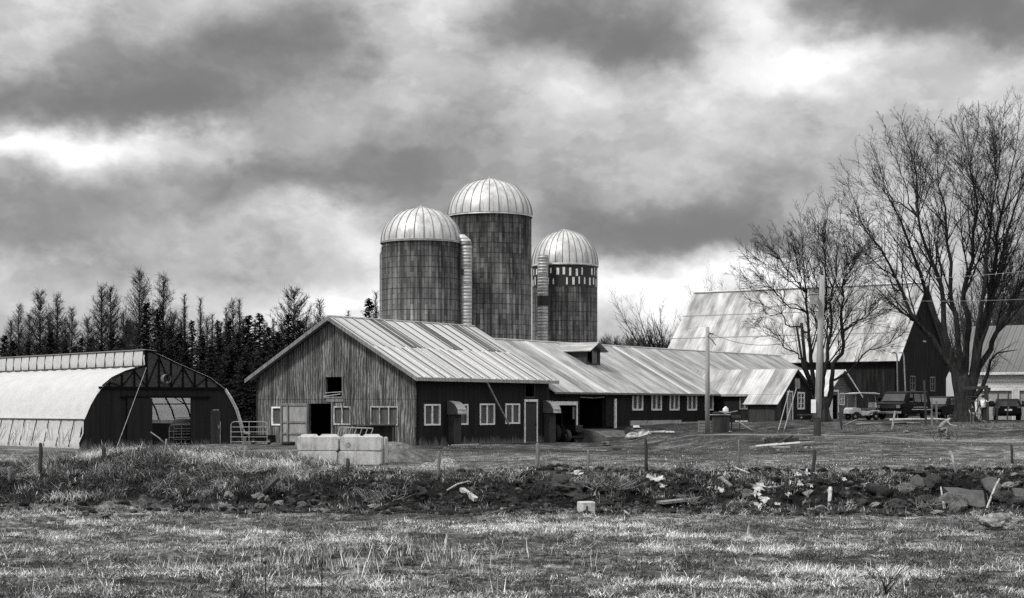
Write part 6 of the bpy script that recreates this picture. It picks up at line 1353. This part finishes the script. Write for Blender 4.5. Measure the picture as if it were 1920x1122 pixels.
# hatchback seen from behind
Yh = 116; q = px(1888, Yh); zg_ = gz1(q.x, Yh); HB = thing('hatchback', 'black hatchback seen from behind with a white plate before the garage', 'car', (q.x, Yh, zg_), math.atan2(.97, .24))
prof = [(-2.0,.30),(2.0,.30),(2.05,.7),(1.9,.85),(1.0,.98),(.35,1.42),(-.2,1.50),(-1.5,1.48),(-1.78,1.32),(-2.02,.92),(-2.08,.5)]; car_shell(HB, prof, .89, tumble=(.85, 1.5, .16))
m = MB(); m.add([(-2.04, -.70, .97), (-2.04, .70, .97), (-1.80, .62, 1.32), (-1.80, -.62, 1.32)], [(0, 1, 2, 3)]); part('rear_window', m, 'glass', HB)
for s in (-1, 1):
    part('tail_light', MB().box((-2.10, s*.58, .84), (-2.0, s*.85, .96)), mat('lamp lens', .10, .2) if 'lens' not in M else M['lens'], HB); M['lens'] = HB.children[-1].data.materials[0]
    m = MB(); m.add([(-1.3, s*.88, .98), (.7, s*.88, .98), (.25, s*.80, 1.36), (-1.2, s*.79, 1.38)], [(0, 1, 2, 3)]); part('side_window', m, 'glass_dark', HB); part('mirror', MB().box((.7, s*.9, .98), (.85, s*1.05, 1.1)), 'paint_black', HB)
    for xx in (1.3, -1.3): wheel(HB, xx, s*.76, .31, .31, .2)
part('licence_plate', MB().box((-2.13, -.24, .66), (-2.10, .24, .78)), 'plate', HB); part('emblem', MB().lathe([(.01, -2.075), (.05, -2.075), (.055, -2.05)], c=(0, 0, .9), n=14, axis='x'), 'chrome', HB); part('bumper', MB().box((-2.12, -.86, .38), (-2.0, .86, .6)), 'paint_black', HB, bevel=.03)
# tractor in the bay
tx = FL.Y(1058, 830, 1.2); o_ = FL.O+FL.u*tx[0]+FL.w*.9; TR = thing('tractor', 'small dark tractor standing in the white framed bay', 'tractor', (o_.x, o_.y, gz1(o_.x, o_.y)-.0), TH+R(-115))
M['tyre_dusty'] = mat('dusty tyre', .05, .8)
part('bonnet', MB().box((.1, -.28, .65), (1.35, .28, 1.12)), 'steel_dark', TR, bevel=.05); part('axle', MB().box((-.5, -.6, .45), (.2, .6, .75)).box((1.0, -.75, .3), (1.15, .75, .42)), 'steel_dark', TR); part('cab', MB().box((-.75, -.5, .75), (.1, .5, 1.05)), 'steel_dark', TR)
for s in (-1, 1):
    for xx in (-.7, .05): part('cab_post', MB().tube([(xx, s*.5, 1.05), (xx, s*.5, 1.95)], .03, 5), mat('tractor post', .06, .6) if 'tpost' not in M else M['tpost'], TR); M['tpost'] = TR.children[-1].data.materials[0]
    w_ = wheel(TR, -.45, s*.72, .60, .60, .36, rim='steel_dark', name='rear_wheel'); w_.data.materials[0] = M['tyre_dusty']; w_ = wheel(TR, 1.08, s*.78, .42, .42, .26, rim='old_board', name='front_wheel'); w_.data.materials[0] = M['tyre_dusty']
part('cab_roof', MB().box((-.85, -.58, 1.95), (.2, .58, 2.03)), 'steel_dark', TR); part('side_panel', MB().box((.2, .285, .7), (.6, .31, 1.0)), 'old_board', TR)
# cart with wheel under the milk house wall
q = px(1498, 114); T = thing('yard_cart', 'low dark cart on a small wheel against the milk house', 'cart', (q.x, 114, gz1(q.x, 114)), -.1); part('deck', MB().box((-.1, -.3, .30), (1.1, .3, .40)), 'dark_board', T); wheel(T, .15, -.34, .15, .15, .08); wheel(T, .15, .34, .15, .15, .08)
q = px(502, 92); T = thing('dark_cart', 'low dark flat trailer left of the open barn door leaf', 'trailer', (q.x, 90.5, gz1(q.x, 90.5)), 0); part('deck', MB().box((-.9, -.4, .12), (.6, .4, .5)), 'black', T); wheel(T, .35, -.42, .15, .15, .12); wheel(T, -.5, -.42, .15, .15, .12)
ob('tyre', MB().lathe([(.19, -.09), (.33, -.1), (.37, -.05), (.37, .05), (.33, .1), (.19, .09)], c=(0, 0, .1), n=24), 'rubber', (px(541, 90).x, 90, gz1(px(541, 90).x, 90)), 'black tyre lying flat at the foot of the pale door leaf', 'tyre', smooth=True)

# ---------------------------------------------------------------- junk fence and playground by the big maple
def postq(x, y0, y1, Y, w, lean, m_, lab):
    b = px(x, Y); g_ = gz1(b.x, Y); h = (y1-y0)/F*Y; dx = math.sin(R(lean))*h; m = MB().beam((0, 0, -.25), (dx, 0, h), w, w*.8); return ob('yard_post', m, m_, (b.x, Y, g_), lab, 'post', 'posts of the rail fence before the vehicles')
for a in [(1581,770,802,101,.17,-14,'dark_board','thick black post leaning left, left of the golf cart'),(1671,771,806,99,.11,12,'white_old','white painted post leaning before the van'),(1737,722,806,101,.12,-3,'dark_board','tall dark post covering the rear of the van'),(1747,760,811,100,.10,0,'old_board','grey post with a crosspiece right of the van'),
          (1756,744,784,108,.12,0,'old_board','broad grey post before the dark wagon'),(1868,745,800,104,.09,4,'dark_board','dark post just left of the hatchback'),(1888,740,800,104,.08,3,'dark_board','thin dark post before the hatchback'),(1821,775,812,100,.07,0,'dark_board','short dark post below the child')]: postq(*a)
def rail(x0, y0, x1, y1, Y, r_, m_, lab):
    a, b = px(x0, Y, y0), px(x1, Y-.3, y1); ob('fence_rail', MB().tube([(0, 0, 0), (b-a)*.5+Vector((0, 0, .02)), b-a], [r_, r_*.9, r_*.8], 7), m_, a, lab, 'rail', 'fallen log rails before the vehicles', smooth=True)
for a in [(1668,788,1738,787,103,.09,'pale_board','upper pale log rail below the van'),(1738,786,1782,788,103,.07,'pale_board','pale log rail between the grey post and the maple'),(1672,794,1725,794,102,.08,'old_board','lower grey log rail below the van'),(1606,796,1655,794,102,.07,'old_board','grey log rail under the golf cart'),
          (1582,799,1607,787,101,.05,'old_board','short rail slanting up to the golf cart'),(1655,797,1700,793,102,.06,'dark_board','dark rail overlapping the pale ones'),(1850,799,1905,798,103,.06,'pale_board','pale log rail lying before the hatchback'),(1700,799,1850,799,102,.06,'dark_board','long dark rail lying under the maple')]: rail(*a)
def leafy(x, Y, w, h, n, lab, seed):
    r = random.Random(seed); b = px(x, Y); g_ = gz1(b.x, Y); m = MB()
    for i in range(n): a = Vector((r.uniform(-w, w), r.uniform(-.5, .5), 0)); c = a+Vector((r.uniform(-.2, .2), r.uniform(-.2, .2), h*r.uniform(.3, 1))); m.tube([a, a.lerp(c, .5)+rvec(r, .05), c], [.02, .014, .006], 3, cap=False)
    return ob('dry_weeds', m, 'old_board', (b.x, Y, g_), lab, 'weeds')
leafy(1700, 97.5, 2.6, .42, 260, 'low strip of dry weeds below the log rails', 3); leafy(1860, 97, 2.2, .40, 220, 'low strip of dry weeds right of the small cyclist', 4); leafy(1620, 99, 1.2, .35, 110, 'dry weeds below the golf cart', 5)
# swing frame
Ys = 106; T = thing('swing_frame', 'metal swing frame with a heavy timber end post right of the maple', 'swing', (px(1828, Ys).x, Ys, gz1(px(1828, Ys).x, Ys))); L0 = T.location
P3 = lambda x, y, Y=Ys: px(x, Y, y)-L0
part('top_beam', MB().beam(P3(1806, 728), P3(1852, 727), .22, .2), 'dark_board', T); part('end_post', MB().beam(P3(1849, 723), P3(1851, 800), .28, .2), 'dark_board', T); part('brace', MB().beam(P3(1849, 742), P3(1856, 728), .2, .14), 'dark_board', T)
for (a, b, c, d) in ((1812,747,1813,782),(1818,748,1813,780),(1838,755,1826,785),(1846,755,1836,790)): part('leg', MB().tube([P3(a, b), P3(c, d)], .04, 6), 'steel_dark', T)
part('cross_bar', MB().tube([P3(1812, 747), P3(1820, 748), P3(1818, 753), P3(1834, 752)], .04, 6), 'steel_dark', T); part('cross_bar', MB().tube([P3(1810, 744), P3(1850, 744)], .025, 6), 'steel_dark', T); part('swing_seat', MB().box(tuple(P3(1826, 776)), tuple(P3(1840, 778)+Vector((0, .3, 0)))), 'old_board', T)
# two bent pipes behind the van
for i, (x, d_) in enumerate(((1684, -.35), (1697, -.35))):
    Yq = 118; b = px(x+(3 if i else 0), Yq); g_ = gz1(b.x, Yq); t = px(x-2, Yq, 661)
    ob('vent_pipe', MB().tube([(0, 0, 0), (t.x-b.x, 0, t.z-g_-.35), (t.x-b.x-.06, 0, t.z-g_-.08), (t.x-b.x-.22, 0, t.z-g_), (t.x-b.x-.35, 0, t.z-g_-.06)], .05, 7), 'steel' if i else 'old_board', (b.x, Yq, g_), ['grey hooked standpipe behind the van, the left one', 'paler hooked standpipe behind the van, the right one'][i], 'pipe', 'hooked standpipes behind the van')

# ---------------------------------------------------------------- people
def skin_obj(name, verts, edges, m_, par=None, sub=2):
    me = bpy.data.meshes.new(name); me.from_pydata([v[0] for v in verts], edges, []); o = link(name, me, M[m_], par)
    sk = o.modifiers.new('skin', 'SKIN'); sk.use_smooth_shade = True;
    for i, v in enumerate(verts): rr = v[1]; me.skin_vertices[0].data[i].radius = rr if hasattr(rr, '__len__') else (rr, rr)
    me.skin_vertices[0].data[0].use_root = True; ss = o.modifiers.new('sub', 'SUBSURF'); ss.levels = sub; ss.render_levels = sub; return o
def person(lab, loc, rz, J, s, shirt, trousers, hair=True):
    """J: joints in metres for a 1.75 m body; s scales"""
    T = thing('person', lab, 'person', loc, rz); k = s
    Vn = {n: (Vector(p)*k, r*k) for n, (p, r) in J.items()}
    order_ = list(Vn); idx = {n: i for i, n in enumerate(order_)}
    E = [('pelvis','waist'),('waist','chest'),('chest','neck'),('neck','head'),('head','crown')]
    for sd_ in 'lr': E += [('chest','sh'+sd_),('sh'+sd_,'el'+sd_),('el'+sd_,'wr'+sd_),('pelvis','hip'+sd_),('hip'+sd_,'kn'+sd_),('kn'+sd_,'an'+sd_),('an'+sd_,'toe'+sd_)]
    verts = [Vn[n] for n in order_]; ed = [(idx[a], idx[b]) for a, b in E]
    for sd_ in 'lr':         # palm, five separate fingers
        w = Vn['wr'+sd_][0]; d = (w-Vn['el'+sd_][0]).normalized(); side = d.cross(Vector((0, 0, 1)) if abs(d.z) < .9 else Vector((1, 0, 0))).normalized()
        verts.append((w+d*.085*k, (.034*k, .02*k))); pi = len(verts)-1; ed.append((idx['wr'+sd_], pi))
        for f in range(4):
            a = w+d*.10*k+side*(f-1.5)*.022*k; b = a+d*(.065-.006*abs(f-1.2))*k; verts += [(a, .009*k), (b, .008*k)]; ed += [(pi, len(verts)-2), (len(verts)-2, len(verts)-1)]
        a = w+d*.05*k+side*.045*k; verts.append((a, .01*k)); ed.append((pi, len(verts)-1))
    body = skin_obj('body', verts, ed, 'skin', T, 2)
    g_ = lambda n, f: (Vn[n][0], Vn[n][1]*f)
    sv = [g_('pelvis', 1.18), g_('waist', 1.22), g_('chest', 1.15), g_('shl', 1.35), (Vn['shl'][0].lerp(Vn['ell'][0], .85), Vn['ell'][1]*1.5), g_('shr', 1.35), (Vn['shr'][0].lerp(Vn['elr'][0], .85), Vn['elr'][1]*1.5)]
    skin_obj('shirt', sv, [(0, 1), (1, 2), (2, 3), (3, 4), (2, 5), (5, 6)], shirt, T)
    tv = [g_('pelvis', 1.22)]; te = []
    for sd_ in 'lr': b0 = len(tv); tv += [g_('hip'+sd_, 1.2), g_('kn'+sd_, 1.35), (Vn['kn'+sd_][0].lerp(Vn['an'+sd_][0], .93), Vn['an'+sd_][1]*1.7)]; te += [(0, b0), (b0, b0+1), (b0+1, b0+2)]
    skin_obj('trousers', tv, te, trousers, T)
    for sd_ in 'lr': skin_obj('shoe', [(Vn['an'+sd_][0]-Vector((0, 0, .02*k)), .05*k), (Vn['toe'+sd_][0], .045*k)], [(0, 1)], 'cloth_dark', T, 1)
    h = Vn['head'][0]; c = Vn['crown'][0]; m = MB(); import bmesh
    hm = lump(9, 2, .06, 1.0); o = link('hair', hm, M['hair' if hair else 'cloth_mid'], T); o.scale = (.112*k, .098*k, .115*k); o.location = (h+c)/2+Vector((-.022*k, 0, .03*k)); 
    up_ = (c-h).normalized(); fx_ = Vector((1, 0, 0))
    for yy in (-.032, .032): e = MB().lathe([(.001, -.008), (.010, -.004), (.010, .004), (.001, .008)], c=tuple(h+Vector((.092, yy, .03))*k), n=8, axis='x'); part('eye', e, 'hair', T)
    part('nose', MB().tube([h+Vector((.088, 0, .02))*k, h+Vector((.112, 0, -.012))*k], [.008*k, .013*k], 6), 'skin', T); part('mouth', MB().box(tuple(h+Vector((.086, -.022, -.045))*k), tuple(h+Vector((.097, .022, -.038))*k)), 'cloth_mid', T)
    return T
M['shirt_grey'] = mat('pale grey cloth', speck(.16, .24), .9)
def joints(**kw):
    J = {'pelvis': ((0, 0, .95), .13), 'waist': ((0, 0, 1.12), .115), 'chest': ((0, 0, 1.36), .135), 'neck': ((0, 0, 1.50), .052), 'head': ((.02, 0, 1.60), .082), 'crown': ((.01, 0, 1.69), .078),
         'shl': ((0, .18, 1.42), .055), 'ell': ((.0, .25, 1.14), .04), 'wrl': ((.08, .25, .90), .028), 'shr': ((0, -.18, 1.42), .055), 'elr': ((0, -.25, 1.14), .04), 'wrr': ((.08, -.25, .90), .028),
         'hipl': ((0, .09, .88), .095), 'knl': ((.03, .11, .50), .062), 'anl': ((0, .12, .09), .042), 'toel': ((.16, .13, .04), .038), 'hipr': ((0, -.09, .88), .095), 'knr': ((.0, -.11, .50), .062), 'anr': ((-.02, -.12, .09), .042), 'toer': ((.14, -.13, .04), .038)}
    for k, v in kw.items(): J[k] = (v, J[k][1])
    return J
q = px(1843.5, 103.5); person('person in white shirt and dark trousers standing at the swing frame', (q.x, 103.5, gz1(q.x, 103.5)), R(15), joints(elr=(.18, -.24, 1.30), wrr=(.38, -.16, 1.42), ell=(-.02, .26, 1.14), wrl=(.16, .24, .98), knr=(.06, -.11, .5)), .98, 'shirt', 'cloth_dark')
q = px(1822.5, 103); person('dark haired child in a dark top standing between the maple and the swing frame', (q.x, 103, gz1(q.x, 103)), R(-70), joints(elr=(.0, -.32, 1.18), wrr=(.14, -.34, 1.02), ell=(.0, .32, 1.18), wrl=(.14, .34, 1.02)), .66, 'cloth_dark', 'cloth_mid')
q = px(1772, 80.5); gk = gz1(q.x, 80.5)
sj = joints(pelvis=(-.28, 0, .66), waist=(-.18, 0, .82), chest=(.06, 0, 1.05), neck=(.19, 0, 1.16), head=(.29, 0, 1.24), crown=(.33, 0, 1.34), shl=(.08, .17, 1.08), shr=(.08, -.17, 1.08), ell=(.26, .24, .88), elr=(.26, -.24, .88), wrl=(.46, .22, .84), wrr=(.46, -.22, .84),
     hipl=(-.24, .1, .62), hipr=(-.24, -.1, .62), knl=(.16, .14, .62), knr=(.12, -.14, .70), anl=(.10, .15, .20), anr=(.04, -.15, .32), toel=(.24, .15, .15), toer=(.18, -.15, .27))
person('small child in a grey top bent forward riding a little bicycle along the track', (q.x, 80.5, gk), R(-12), sj, .92, 'shirt_grey', 'old_board', True)
BK = thing('bicycle', 'little bicycle ridden by the child on the track', 'bicycle', (q.x, 80.5, gk), R(-12))
for xx in (-.36, .40):
    m = MB(); w = .0
    m.lathe([(.185, -.012), (.2, -.014), (.212, 0), (.2, .014), (.185, .012)], c=(xx, 0, .215), n=24, axis='y'); wl = part('wheel', m, 'rubber', BK); m = MB()
    for k in range(8): a = k*math.pi/4; m.tube([(xx, 0, .215), (xx+.18*math.cos(a), 0, .215+.18*math.sin(a))], .004, 3)
    part('spokes', m, 'steel', wl).name = 'spoke_set'
part('frame', MB().tube([(-.36, 0, .215), (-.02, 0, .22), (.30, 0, .46), (-.14, 0, .42), (-.02, 0, .22)], .016, 6).tube([(-.36, 0, .215), (-.14, 0, .42)], .013, 5), 'steel_dark', BK)
part('fork', MB().tube([(.40, 0, .215), (.30, 0, .46), (.27, 0, .56)], .015, 5), 'steel_dark', BK); part('handlebar', MB().tube([(.33, .2, .60), (.27, .12, .58), (.27, -.12, .58), (.33, -.2, .60)], .014, 5), 'steel', BK); part('saddle', MB().box((-.27, -.06, .44), (-.08, .06, .49)), 'rubber', BK, bevel=.02); part('pedal', MB().box((.02, .10, .11), (.12, .17, .14)).box((-.08, -.17, .30), (.02, -.10, .33)), 'rubber', BK)
print('objects', len(bpy.data.objects))
